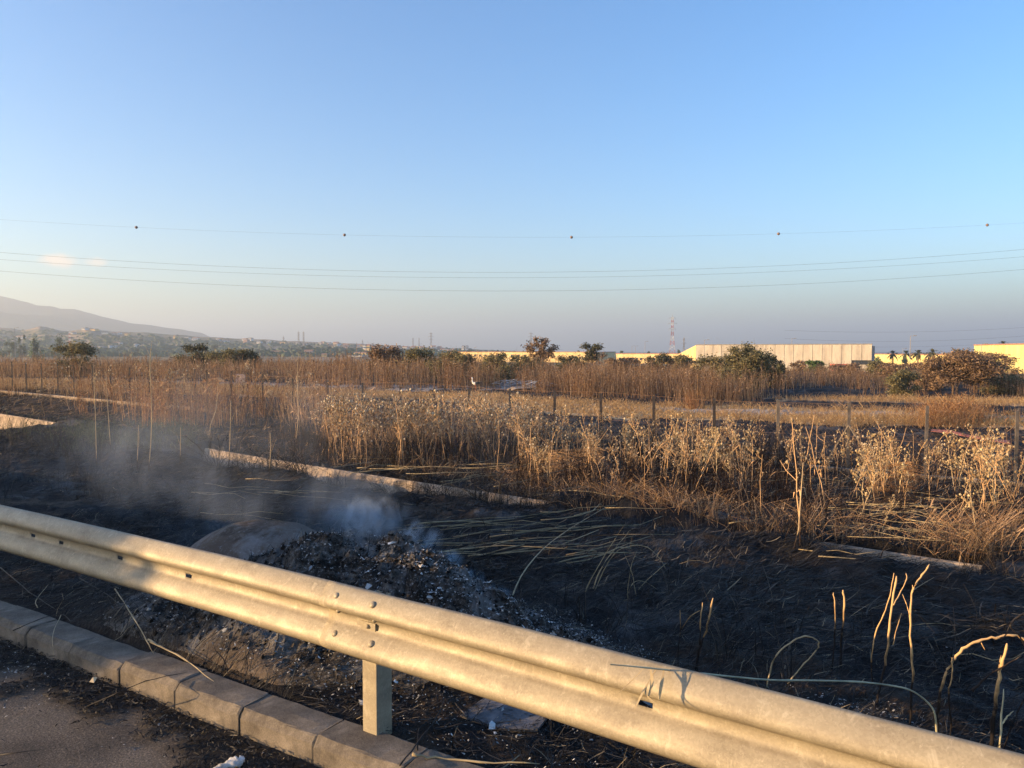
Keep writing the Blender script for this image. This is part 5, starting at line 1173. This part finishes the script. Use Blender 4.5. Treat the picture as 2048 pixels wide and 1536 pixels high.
building('office_building', 'building', 'two-storey yellow building with dark square windows left of the warehouse', 1232, 400, 1372, 380, 707.5, 708.5, 18, M['ochre_and_lit_wall'], [(f, 2.6, 1.3, 1.3) for f in (.06, .12, .19, .25, .31, .37, .50, .56, .62, .75, .81, .93)] + [(.28, 5.6, 5, 1.6), (.45, 5.6, 5, 1.6)])
building('factory_hall', 'building', 'long low yellow hall with a row of small round-looking windows at centre', 915, 470, 1190, 425, 703, 706, 30, M['ochre_and_lit_wall'], [(f, 2.0, 1.4, 1.3) for f in (.05, .10, .14, .18, .22, .27, .31, .36, .42, .47, .52)])
building('yellow_hall', 'building', 'low pale yellow hall behind the palm row', 1748, 330, 1965, 250, 713, 705.5, 30, M['yellowwall'], None, pan=20)
building('yellow_warehouse', 'warehouse', 'large bright yellow panel warehouse at the right edge', 1948, 235, 2240, 150, 695, 679, 45, M['yellowwall'], None, pan=26)
building('white_shed', 'building', 'small pale shed between the yellow halls', 1198, 520, 1228, 515, 713, 713, 12, M['white'])
for (a, b_, lab) in [(1660, 1673, 'small red container left of the larger one'), (1678, 1712, 'long red container before the warehouse opening')]:
    A_, B_ = gp(a, 225), gp(b_, 223); root = empty('container', (A_[0], A_[1], ZB)); tag(root, lab, 'container', 'red containers'); bpy.context.view_layer.update()
    zt_ = at(a, 728, 225)[2]; wallbox(root, 'container_body', A_, B_, ZB, zt_, 2.4, M['redbox']); t = (B_ - A_) / np.linalg.norm(B_ - A_); L = np.linalg.norm(B_ - A_)
    for k in range(int(L / .6)): wallbox(root, 'rib', A_ + t * (.6 * k + .1) - [0, .08], A_ + t * (.6 * k + .35) - [0, .08], ZB + .1, zt_ - .1, .07, M['redbox'])
# street lamps
def lamp(px, ytop, Y, lab, arms=1):
    c0 = at(px, ytop, Y); root = empty('street_lamp', (c0[0], Y, ZB)); tag(root, lab, 'street lamp', 'street lamps by the warehouses'); h_ = c0[2] - ZB
    mb = MB(); tube(mb, [[0, 0, 0], [0, 0, h_ * .5], [0, 0, h_]], .11, .07, 5); mb.build('pole', M['steel'], root)
    mb = MB(); box(mb, (.55, 0, h_ + .02), (1.1, .12, .08)); box(mb, (1.2, 0, h_ + .08), (.7, .35, .14)); mb.build('lamp_head', M['steel'], root)
for px, yt, Yd, lab in [(1290, 683, 360, 'lamp over the two-storey building, right of two thin poles'), (1264, 692, 420, 'thin left pole over the two-storey building'), (1271, 692, 420, 'thin right pole over the two-storey building'), (1409, 680, 240, 'lamp in front of the warehouse corner'), (1584, 677, 280, 'lamp behind the middle of the warehouse'),
                        (1821, 672, 200, 'tall lamp right of the warehouse'), (1806, 697, 300, 'short lamp left of the tall lamp'), (29, 656, 300, 'floodlight mast at the far left'), (643, 696, 600, 'thin pole over the far white sheds'), (1963, 688, 190, 'pale pole before the big yellow warehouse')]: lamp(px, yt, Yd, lab)
# pylons
def pylon(px, ytop, Y, lab, kind=0, red=False, hb=None):
    c0 = at(px, ytop, Y); zb_ = ZB if hb is None else hb; h_ = c0[2] - zb_; root = empty('pylon', (c0[0], Y, zb_)); tag(root, lab, 'pylon', 'power pylons on the horizon')
    b0, b1 = h_ * .075, h_ * .020; lw = max(.10, Y * .00016)
    zs = np.concatenate([np.linspace(0, .62, 7), np.linspace(.70, .94, 5)]); hw = lambda z: np.interp(z, [0, .6, .94], [b0, b1, b1])
    groups = {0: MB(), 1: MB(), 2: MB()}
    for i in range(len(zs) - 1):
        za, zb2 = zs[i], zs[i + 1]; ga = hw(za); gb = hw(zb2); g_ = groups[0] if not red else groups[1 + i % 2]
        for sx, sy in ((1, 1), (1, -1), (-1, -1), (-1, 1)):
            nx, ny = (sx, -sy) if sx * sy > 0 else (-sx, sy)
            tube(g_, [[sx * ga, sy * ga, za * h_], [sx * gb, sy * gb, zb2 * h_]], lw, lw, 3, cap=False); tube(g_, [[sx * ga, sy * ga, za * h_], [nx * gb, ny * gb, zb2 * h_]], lw * .6, lw * .6, 3, cap=False)
            tube(g_, [[nx * ga, ny * ga, za * h_], [sx * gb, sy * gb, zb2 * h_]], lw * .6, lw * .6, 3, cap=False)
    for k, nm in ((0, 'steel'), (1, 'whitepaint'), (2, 'redpaint')):
        if groups[k].v: groups[k].build('lattice', M[nm], root)
    mb = MB(); tube(mb, [[0, 0, .94 * h_], [0, 0, h_]], lw, lw * .5, 4); mb.build('peak', M['steel'], root)
    arms = [(.92, .075), (.80, .10), (.68, .075)] if kind == 0 else ([(.86, .05), (.72, .09)] if kind == 1 else [])
    for za, wa in arms:
        mb = MB(); wl = wa * h_
        for s_ in (1, -1):
            tube(mb, [[0, 0, za * h_ + .03 * h_], [s_ * wl, 0, za * h_]], lw * .8, lw * .6, 3); tube(mb, [[0, 0, za * h_ - .005 * h_], [s_ * wl, 0, za * h_]], lw * .8, lw * .6, 3)
            tube(mb, [[s_ * wl, 0, za * h_], [s_ * wl, 0, za * h_ - .035 * h_]], lw * .7, lw * .7, 3)
        mb.build('cross_arm', M['steel'], root)
pylon(1345, 629, 620, 'largest red and white lattice pylon left of the warehouse', 0, True); pylon(1368, 673, 560, 'small lattice pylon right of the largest one', 1)
pylon(862, 663, 900, 'three-armed pylon above the middle scrub', 0); pylon(1062, 663, 820, 'pylon half hidden behind the tall scorched tree', 0)
pylon(597, 661, 1000, 'left mast of the twin masts on the horizon', 2); pylon(607, 661, 1000, 'right mast of the twin masts on the horizon', 2); pylon(826, 674, 1100, 'left thin mast near the three-armed pylon', 2); pylon(838, 674, 1100, 'right thin mast near the three-armed pylon', 2)
pylon(567, 671, 1400, 'small pylon left of the twin masts', 1); pylon(725, 679, 1500, 'small distant pylon over the white town', 1); pylon(139, 660, 700, 'red and white pylon before the left hills', 1, True)

# ------------------------------------------------------------------ overhead lines
def cable(pts, Y, r_, label, balls=()):
    P = np.array([at(a, b_, Y) for a, b_ in pts]); co = np.polyfit(P[:, 0], P[:, 2], 2); xs = np.linspace(P[0, 0] * 1.7, P[-1, 0] * 1.7, 60); zs = np.polyval(co, xs)
    pp = np.stack([xs, np.full_like(xs, Y), zs], 1); o0 = pp[30].copy(); mb = MB(); tubes(mb, (pp - o0)[None], np.full((1, 60), r_), 4); o = mb.build('power_line', M['wire']); o.location = o0
    tag(o, label, 'power line', 'overhead lines above the field')
    for a in balls:
        p_ = at(a, 470, Y); z_ = np.polyval(co, p_[0]); mbb = MB(); V = []; ns, nr_ = 12, 8
        for i in range(nr_ + 1):
            th = math.pi * i / nr_
            for k in range(ns): V.append([p_[0] - o0[0] + .22 * math.cos(th), .22 * math.sin(th) * math.cos(6.283 * k / ns), z_ - o0[2] + .22 * math.sin(th) * math.sin(6.283 * k / ns)])
        idx = np.arange(len(V)).reshape(-1, ns); F = np.stack([idx[:-1], np.roll(idx, -1, 1)[:-1], np.roll(idx, -1, 1)[1:], idx[1:]], -1).reshape(-1, 4)
        mbb.add(np.array(V), F); b_ = mbb.build('marker_ball', flat('marker_ball_material', (.22, .15, .12), .6) if a == balls[0] else bpy.data.materials['marker_ball_material'], smooth=True); b_.parent = o
cable([(0, 439), (273, 455), (689, 469), (1143, 475.5), (1557, 467), (1974, 450), (2048, 446)], 118, .007, 'uppermost thin overhead line carrying five marker balls', (273, 689, 1143, 1557, 1974))
cable([(0, 505), (500, 534), (1050, 546), (1500, 533), (2048, 499)], 112, .012, 'second overhead line from the top')
cable([(0, 520), (500, 544), (1050, 557), (1500, 546), (2048, 513)], 120, .012, 'third overhead line from the top')
cable([(0, 543), (500, 570), (1000, 582), (1500, 574), (2048, 538)], 114, .0125, 'lowest of the four overhead lines above the field')
cable([(1345, 646), (1700, 664), (2048, 655)], 600, .05, 'far line leaving the largest pylon at its top arm'); cable([(1345, 657), (1700, 682), (2048, 672)], 600, .05, 'far line leaving the largest pylon at its middle arm')
cable([(1345, 669), (1500, 684), (1745, 694)], 600, .04, 'far line leaving the largest pylon at its lowest arm')

# ------------------------------------------------------------------ hills, mountain, far plain
def ridge(name, prof, Y0, Y1, zb0, mt, amp, seed, nx=500, ny=60, back=1.25):
    xs = np.array([p_[0] for p_ in prof], float); ys = np.array([p_[1] for p_ in prof], float)
    gx = np.linspace(xs[0], xs[-1], nx); top_ = np.interp(gx, xs, ys) + (fbm(gx * .03, gx * 0, 4, seed) - .5) * amp
    V = []
    for j in range(ny + 8):
        t = j / ny
        Yd = Y0 + (Y1 - Y0) * t if t <= 1 else Y1 + (Y1 * back - Y1) * (j - ny) / 7
        for i in range(nx):
            pz = at(gx[i], top_[i], Y1); X_ = (gx[i] - CX) / FPX * Yd
            V.append([X_, Yd, 0, pz[2], t])
    V = np.array(V); t = V[:, 4]; n_ = fbm(V[:, 0] / Y1 * 14, V[:, 1] / Y1 * 14, 5, seed + 7) - .5
    shape = np.where(t <= 1, t ** 1.25, np.maximum(0, 1 - (t - 1) * ny / 7 * .9))
    z = zb0 + (V[:, 3] - zb0) * shape + n_ * (V[:, 3] - zb0) * .55 * np.sin(np.clip(t, 0, 1) * np.pi)
    P = np.stack([V[:, 0], V[:, 1], z], 1); idx = np.arange(len(P)).reshape(ny + 8, nx); F = np.stack([idx[:-1, :-1], idx[:-1, 1:], idx[1:, 1:], idx[1:, :-1]], -1).reshape(-1, 4)
    mb = MB(); mb.add(P, F); tag(mb.build(name, mt, smooth=True), kind='structure'); return idx, P
HP = [(-700, 668), (-200, 660), (0, 655), (20, 656), (45, 660), (62, 657), (80, 652), (95, 654), (125, 662), (140, 663), (165, 658), (182, 655), (200, 659), (240, 663), (290, 665), (330, 669), (420, 674), (520, 679), (620, 684), (740, 689), (860, 694), (960, 699), (1100, 704), (1300, 712)]
hidx, HPt = ridge('hills', HP, 400, 1250, -6, M['hill'], 3, 300)
ridge('mountain', [(-900, 640), (-500, 600), (-250, 585), (-60, 588), (0, 592), (30, 597), (60, 605), (78, 611), (105, 611.5), (125, 617), (152, 618), (180, 625), (210, 634), (260, 645), (300, 650), (350, 657), (380, 662), (405, 666), (418, 672), (470, 690), (600, 712)], 1800, 3000, -30, M['mount'], 2.5, 330)
# town and farmhouses on the slope
from mathutils.bvhtree import BVHTree
def hill_hit(px, py):
    d = ray(px, py); Yg = np.linspace(410, 1240, 900)
    X_ = d[0] / d[1] * Yg; Zr = CAMZ + d[2] / d[1] * Yg
    col_i = int(np.clip((px + 700) / 2000 * 499, 0, 499)); zz_ = np.interp(Yg, HPt[hidx[:61, col_i], 1], HPt[hidx[:61, col_i], 2])
    k = np.argmax(zz_ > Zr); return np.array([X_[k], Yg[k], zz_[k]]) if np.any(zz_ > Zr) else None
def house_mesh(wm, rm):
    mb = MB(); box(mb, (0, 0, 2.2), (1, 1, 4.4)); a = mb.mesh('wall', M[wm])
    mb = MB(); V = np.array([[-.54, -.54, 4.42], [.54, -.54, 4.42], [.54, .54, 4.42], [-.54, .54, 4.42], [-.5, 0, 5.9], [.5, 0, 5.9]]); mb.add(V, np.array([[0, 1, 5, 4], [2, 3, 4, 5]])); mb.add(V, np.array([[0, 4, 3], [1, 2, 5]])); mb.add(V[:4], np.array([[0, 3, 2, 1]]))
    r_ = mb.mesh('roof', M[rm])
    mb = MB()
    for k in (-.3, 0, .3):
        box(mb, (k, -.515, 2.8), (.12, .03, 1.2))
    return a, r_, mb.mesh('windows', M['glass'])
HM = [house_mesh('white', 'roof'), house_mesh('white', 'greyroof'), house_mesh('pinkwall', 'roof'), house_mesh('ochre_and_lit_wall', 'roof')]
def house(px, py, wpx, hpx, k, lab, grp=None):
    q = hill_hit(px, py)
    if q is None: q = at(px, py, 1200)
    a, r_, w3 = HM[k]; q = q + np.array([0, -6, 0]); root = empty('house', q); tag(root, lab, 'house', grp); sx = wpx / FPX * q[1] * 1.15; sz = hpx / FPX * q[1] / 5.2 * 1.25
    for nm, me in (('wall', a), ('roof', r_), ('window', w3)):
        o = bpy.data.objects.new(nm, me); C.objects.link(o); o.parent = root; o.scale = (sx, max(8, sx * .5), sz); o.location = (0, 0, -.5)
    root.rotation_euler.z = random.uniform(-.2, .2)
house(8, 685, 7, 5, 2, 'small red-roofed house at the left edge of the plain'); house(48, 679, 12, 6, 0, 'white farmhouse under the lone skyline tree'); house(186, 697, 20, 4, 0, 'long white farm shed left of the far orchard', None); house(205, 698, 22, 5, 1, 'pale greenhouse beside the long white shed'); house(236, 695, 14, 4, 1, 'white shed left of the two dark bushes')
house(241, 688, 12, 3.5, 0, 'white house halfway up the left slope'); house(279, 694, 3, 6, 1, 'narrow white tower house on the slope'); house(230, 697, 3, 6, 1, 'white silo-like house by the sheds'); house(556, 707, 38, 5, 3, 'long cream shed right of the olive bush'); house(622, 708, 14, 7, 2, 'pink and white farm building beneath the twin masts')
house(653, 712, 9, 4.5, 3, 'cream cube house below the town'); house(700, 712, 60, 2.5, 1, 'long low white greenhouses below the town'); house(726, 711, 22, 6, 3, 'cream hall left of the reddish bush'); house(676, 692, 6, 5, 0, 'white villa on the town ridge'); house(694, 696, 9, 7, 2, 'pink apartment block on the town ridge')
hz_ = [(200, 'above the long white shed'), (300, 'left of the dark green bush'), (400, 'on the slope behind the dark green bush'), (500, 'behind the olive and brown bush'), (575, 'below the small pylon'), (640, 'by the twin masts'), (700, 'on the ridge right of the twin masts'), (760, 'under the small distant pylon'), (840, 'above the reddish brown bush'), (999, 'near the three-armed pylon')]
hm_ = defaultdict(list); wn = ['white house with a red roof', 'white house with a grey roof', 'pink house', 'ochre house']
for k in range(75):
    px = rng.uniform(440, 930) if k > 10 else rng.uniform(150, 440); yr_ = np.interp(px, [p_[0] for p_ in HP], [p_[1] for p_ in HP]); kk = int(rng.choice([0, 0, 1, 1, 2, 3])); wd_ = rng.uniform(3, 9)
    lb = ('small ' if wd_ < 6 else 'long ') + wn[kk] + ' ' + next(t for a, t in hz_ if px < a); n0 = len(bpy.data.objects)
    house(px, yr_ + rng.uniform(3, 9), wd_, rng.uniform(2.5, 5), kk, lb, 'houses of the hillside town'); o = [q for q in bpy.data.objects if q.get("label") == lb][-1]; hm_[lb].append((px, o))
for lb, L_ in hm_.items():
    if len(L_) > 1:
        L_.sort(key=lambda t: t[0])
        for i_, (q, o) in enumerate(L_): o["label"] = ('rightmost ' if i_ == len(L_) - 1 else ['leftmost ', 'second ', 'third ', 'fourth ', 'fifth '][min(i_, 4)]) + lb
for k_, (px, wd, hh_, k) in enumerate([(733, 5, 9, 1), (740, 6, 9, 3), (748, 5, 8, 1), (775, 5, 8, 0), (800, 8, 5, 1), (812, 9, 6, 0), (845, 8, 6, 3), (868, 8, 7, 0), (880, 7, 6, 2), (927, 4, 7, 1), (934, 5, 7, 1)]):
    house(px, 700, wd, hh_, k, ['first', 'second', 'third', 'fourth', 'fifth', 'sixth', 'seventh', 'eighth', 'ninth', 'tenth', 'last'][k_] + ' apartment block of the town, counted from the left', 'apartment blocks of the town')
# far woods and orchards on the slope as small crowns
mb = MB(); pts = []
for k in range(3200):
    px = rng.uniform(-60, 1100); yr_ = np.interp(px, [p_[0] for p_ in HP], [p_[1] for p_ in HP]); py = yr_ + 1.5 + (rng.random() ** .6) * max(6, 712 - yr_); q = hill_hit(px, py)
    if q is not None: pts.append(q)
pts = np.array(pts); n = len(pts); sc_ = rng.uniform(.4, 1.5, n) * 2.0
ico = np.array([[1, 0, 0], [-1, 0, 0], [0, 1, 0], [0, -1, 0], [0, 0, 1], [0.5, .5, .75], [-.5, -.4, .8]]); f_ico = np.array([[0, 5, 2], [2, 5, 4], [0, 4, 5], [1, 2, 4], [1, 6, 3], [1, 4, 6], [3, 6, 4], [3, 4, 0]])
V = pts[:, None] + ico[None] * sc_[:, None, None] * np.array([1.5, 1.0, 1.0]) * rng.uniform(.6, 1.3, (n, 7, 1)); F = (np.arange(n)[:, None, None] * 7 + f_ico[None]).reshape(-1, 3)
mb.add(V.reshape(-1, 3), F); tag(mb.build('far_woods', M['pine']), 'hazy orchards and hedges on the far slope', 'woods', kind='stuff')

# ------------------------------------------------------------------ small things in the middle distance
# stork
g0 = gnd(951, 782); sd = .56 * g0[1] / 50 * 2.0 * 0.72
st = empty('stork', g0); st.scale = (sd, sd, sd); tag(st, 'white stork with black wing tips standing by the pale burnt strip', 'stork')
mb = MB(); V = []; ns = 10
body = [(-.42, .62, .01), (-.36, .62, .05), (-.22, .62, .10), (-.05, .60, .135), (.10, .60, .12), (.20, .66, .075), (.25, .76, .05), (.26, .88, .038), (.25, .98, .035), (.245, 1.03, .05), (.28, 1.06, .045), (.33, 1.05, .02)]
for i, (bx, bz, br_) in enumerate(body):
    q = body[min(i + 1, len(body) - 1)]; p0 = body[max(i - 1, 0)]; dx, dz = q[0] - p0[0], q[1] - p0[1]; l = math.hypot(dx, dz)
    for k in range(ns):
        an = 6.283 * k / ns; V.append([-(bx - dz / l * br_ * math.cos(an)), br_ * math.sin(an) * .8, bz + dx / l * br_ * math.cos(an)])
idx = np.arange(len(V)).reshape(-1, ns); F = np.stack([idx[:-1], np.roll(idx, -1, 1)[:-1], np.roll(idx, -1, 1)[1:], idx[1:]], -1).reshape(-1, 4); mb.add(np.array(V), F); mb.build('body', flat('white_feather_material', (.75, .73, .70), .8), st, smooth=True)
mb = MB()
for s_ in (1, -1): ribbons(mb, np.array([[[-.02, s_ * .13, .62], [.2, s_ * .12, .64], [.5, s_ * .06, .66]]]), np.array([[.10, .09, .02]]), np.array([[0, 0, 1.0]]))
mb.build('wing', flat('black_feather_material', (.03, .03, .03), .7), st)
mo = flat('stork_red_material', (.45, .10, .06), .6); mb = MB(); tube(mb, [[-.32, 0, 1.05], [-.56, 0, 1.0]], .016, .004, 5); mb.build('beak', mo, st)
for s_ in (1, -1): mb = MB(); tube(mb, [[0, s_ * .05, .5], [.03, s_ * .05, .26], [0, s_ * .05, 0]], .016, .011, 5); mb.build('leg', mo, st)
# orange netting lying behind the fence
pts = [(1862, 868), (1900, 871), (1940, 880), (1980, 888), (2020, 893)]; mb = MB(); V = []
for a, b_ in pts:
    for dy in (-2.5, 2.5): q = gnd(a, b_ + dy); V.append([q[0], q[1], q[2] + .09 + .03 * rng.random()])
idx = np.arange(len(V)).reshape(-1, 2); mb.add(np.array(V), np.stack([idx[:-1, 0], idx[:-1, 1], idx[1:, 1], idx[1:, 0]], -1)); o = mb.build('safety_netting', flat('orange_net_material', (.36, .12, .08), .8, var=.7, scale=12)); tag(o, 'strip of faded orange-red safety netting lying behind the fence', 'netting'); sdm = o.modifiers.new('s', 'SOLIDIFY'); sdm.thickness = .01
# pale board and rubble at left
g0 = gnd(481, 768); mb = MB(); box(mb, (0, 0, .35), (.62, .06, .6), .2); o = mb.build('board', flat('pink_board_material', (.50, .34, .27), .8)); o.location = g0; tag(o, 'pale pink board standing among the reeds at the left', 'board')
for k, (a, b_) in enumerate([(418, 765), (440, 763), (1060, 778), (1040, 781)]):
    g0 = gnd(a, b_); mb = MB(); V = rng.normal(0, 1, (12, 3)); V /= np.linalg.norm(V, axis=1, keepdims=True)
    from mathutils import Matrix
    import bmesh
    bm = bmesh.new(); [bm.verts.new(q * np.array([.9, .5, .28])) for q in V]; bmesh.ops.convex_hull(bm, input=bm.verts); me = bpy.data.meshes.new('rubble'); bm.to_mesh(me); bm.free(); me.materials.append(M['channel'] if k > 1 else M['rusty'])
    o = bpy.data.objects.new('rubble', me); C.objects.link(o); o.location = g0; tag(o, ['brown earth lump left of the pale board', 'smaller earth lump nearest the pale board', 'white rubble pile right of the stork', 'low white rubble next to the stork'][k], 'rubble')
# pale burnt branches heap right of the stork
g0 = gnd(1040, 778); P = []; n = 60; a = rng.uniform(-.5, .5, n); x = g0[0] + rng.normal(0, .9, n); y = g0[1] + rng.normal(0, 1.2, n); L = rng.uniform(.3, 1, n)
P = np.stack([np.stack([x - np.cos(a) * L / 2, y, g0[2] + .1 + rng.uniform(0, .3, n)], 1), np.stack([x + np.cos(a) * L / 2, y + .2, g0[2] + .1 + rng.uniform(0, .5, n)], 1)], 1); mb = MB(); tubes(mb, P, np.full((n, 2), .02), 3)
tag(mb.build('brushwood_pile', M['flake']), 'pile of ash-white branches right of the stork', 'brushwood pile')

# unseen shrubs added across the road at left to shade the rail
def shrub(x, y, w_, h_, lab, k):
    root = empty('shade_shrub', (x, y, -.05)); tag(root, lab, 'shrub', 'unseen shrubs added for shade'); mb = MB(); crown(mb, np.array([0, 0, h_ * .5]), w_, w_, h_, 9000, .12, 14, 500 + k); crown(mb, np.array([0, 0, h_ * .4]), w_ * .8, w_ * .8, h_ * .8, 3000, .12, 10, 520 + k); mb.build('crown', M['olive'], root)
    mb = MB(); tube(mb, [[0, 0, 0], [0, 0, h_ * .6]], .08, .04, 6); mb.build('trunk', M['bark'], root)
for k, (x, y, w_, h_) in enumerate([(-14.8, 1.75, 3.2, 3.3), (-16.0, 4.2, 3.4, 3.3), (-17.6, 6.9, 3.4, 3.2)]): shrub(x, y, w_, h_, ['nearest unseen olive shrub added to shade the rail', 'middle unseen olive shrub added to shade the rail', 'farthest unseen olive shrub added to shade the rail'][k], k)

# ------------------------------------------------------------------ air and smoke
def volmat(name, build):
    m = bpy.data.materials.new(name); m.use_nodes = True; nt = m.node_tree; nt.nodes.clear(); o = nt.nodes.new("ShaderNodeOutputMaterial"); pv = nt.nodes.new("ShaderNodeVolumePrincipled"); nt.links.new(pv.outputs[0], o.inputs["Volume"]); build(nt, pv); return m
HAZE = 0.00041
def hz(nt, pv): pv.inputs["Density"].default_value = HAZE; pv.inputs["Color"].default_value = (.74, .87, 1.0, 1); pv.inputs["Anisotropy"].default_value = .3
hm = volmat('haze_material', hz)
mb = MB(); box(mb, (0, 2000, 108), (18000, 12000, 276)); tag(mb.build('haze', hm), 'pale summer haze over the whole plain', 'haze', kind='stuff')

def smoke_mat(name, dens, blobs, nscale, thr, detail=3, soft=.25):
    """blobs: ellipsoids (centre, radii, weight) in the domain's own metres, broken into wisps by noise"""
    def b(nt, pv):
        tc = coords(nt, "Object"); nz = noise(nt, nscale, detail, .6, scaled(nt, tc, (1, 1, .55)), 1.2); acc = None
        for (c, r, wgt) in blobs:
            sb = nt.nodes.new("ShaderNodeVectorMath"); sb.operation = 'SUBTRACT'; nt.links.new(tc, sb.inputs[0]); sb.inputs[1].default_value = c
            dv = nt.nodes.new("ShaderNodeVectorMath"); dv.operation = 'DIVIDE'; nt.links.new(sb.outputs[0], dv.inputs[0]); dv.inputs[1].default_value = r
            ln = nt.nodes.new("ShaderNodeVectorMath"); ln.operation = 'LENGTH'; nt.links.new(dv.outputs[0], ln.inputs[0])
            mr = nt.nodes.new("ShaderNodeMapRange"); mr.interpolation_type = 'SMOOTHSTEP'; nt.links.new(ln.outputs["Value"], mr.inputs[0])
            mr.inputs[1].default_value = 1.0; mr.inputs[2].default_value = 0.0; mr.inputs[3].default_value = 0; mr.inputs[4].default_value = wgt
            if acc is None: acc = mr.outputs[0]
            else:
                ad = nt.nodes.new("ShaderNodeMath"); ad.operation = 'MAXIMUM'; nt.links.new(acc, ad.inputs[0]); nt.links.new(mr.outputs[0], ad.inputs[1]); acc = ad.outputs[0]
        nr = nt.nodes.new("ShaderNodeMapRange"); nr.interpolation_type = 'SMOOTHSTEP'; nt.links.new(nz.outputs[0], nr.inputs[0]); nr.inputs[1].default_value = thr; nr.inputs[2].default_value = thr + soft
        mu = nt.nodes.new("ShaderNodeMath"); mu.operation = 'MULTIPLY'; nt.links.new(acc, mu.inputs[0]); nt.links.new(nr.outputs[0], mu.inputs[1])
        m2 = nt.nodes.new("ShaderNodeMath"); m2.operation = 'MULTIPLY'; nt.links.new(mu.outputs[0], m2.inputs[0]); m2.inputs[1].default_value = dens
        nt.links.new(m2.outputs[0], pv.inputs["Density"]); pv.inputs["Color"].default_value = (.72, .85, 1, 1); pv.inputs["Anisotropy"].default_value = .25
    m = volmat(name, b); return m
def smoke(loc, size, m, label):
    mb = MB(); box(mb, (0, 0, 0), size, math.atan2(-.55, .835)); o = mb.build('smoke', m); o.location = loc; tag(o, label, 'smoke', kind='stuff'); return o
# drifting smoke left of the heap
def rel(px, py, Y, c): q = at(px, py, Y) - c; return (float(q[0]), float(q[1]), float(q[2]))
c = at(500, 980, 6.6)
smoke(c, (7.0, 3.8, 2.6), smoke_mat('drifting_smoke_material', .95, [(rel(445, 1030, 6.3, c), (.55, .7, .36), 1.0), (rel(580, 1000, 6.2, c), (.9, .7, .34), .7), (rel(350, 960, 6.8, c), (1.1, .9, .42), .7), (rel(250, 905, 7.2, c), (1.1, .9, .45), .5), (rel(690, 1020, 5.9, c), (.6, .6, .36), .95), (rel(130, 920, 7.4, c), (1.1, .8, .45), .25)], 2.4, .40, 6, .30), 'grey-blue smoke drifting left from the ash heap')
c = at(850, 1095, 4.85)
smoke(c, (3.4, 2.0, 1.5), smoke_mat('wisp_smoke_material', 24.0, [(rel(735, 1035, 5.0, c), (.34, .3, .20), .35), (rel(828, 1070, 4.9, c), (.10, .15, .12), .8), (rel(862, 1090, 4.9, c), (.12, .15, .13), 1.0), (rel(895, 1125, 4.8, c), (.13, .15, .09), .9), (rel(935, 1160, 4.75, c), (.15, .15, .08), .8), (rel(980, 1190, 4.7, c), (.16, .15, .07), .5)], 7.5, .46, 5, .14), 'bright wisps of smoke rising from the crest of the ash heap')
c = at(560, 870, 15)
smoke(c, (16, 6, 3.2), smoke_mat('smoke_veil_material', .075, [((0, 0, 0), (8.0, 3.5, 1.7), 1.0)], .35, .36), 'thin blue smoke veil over the left middle field')
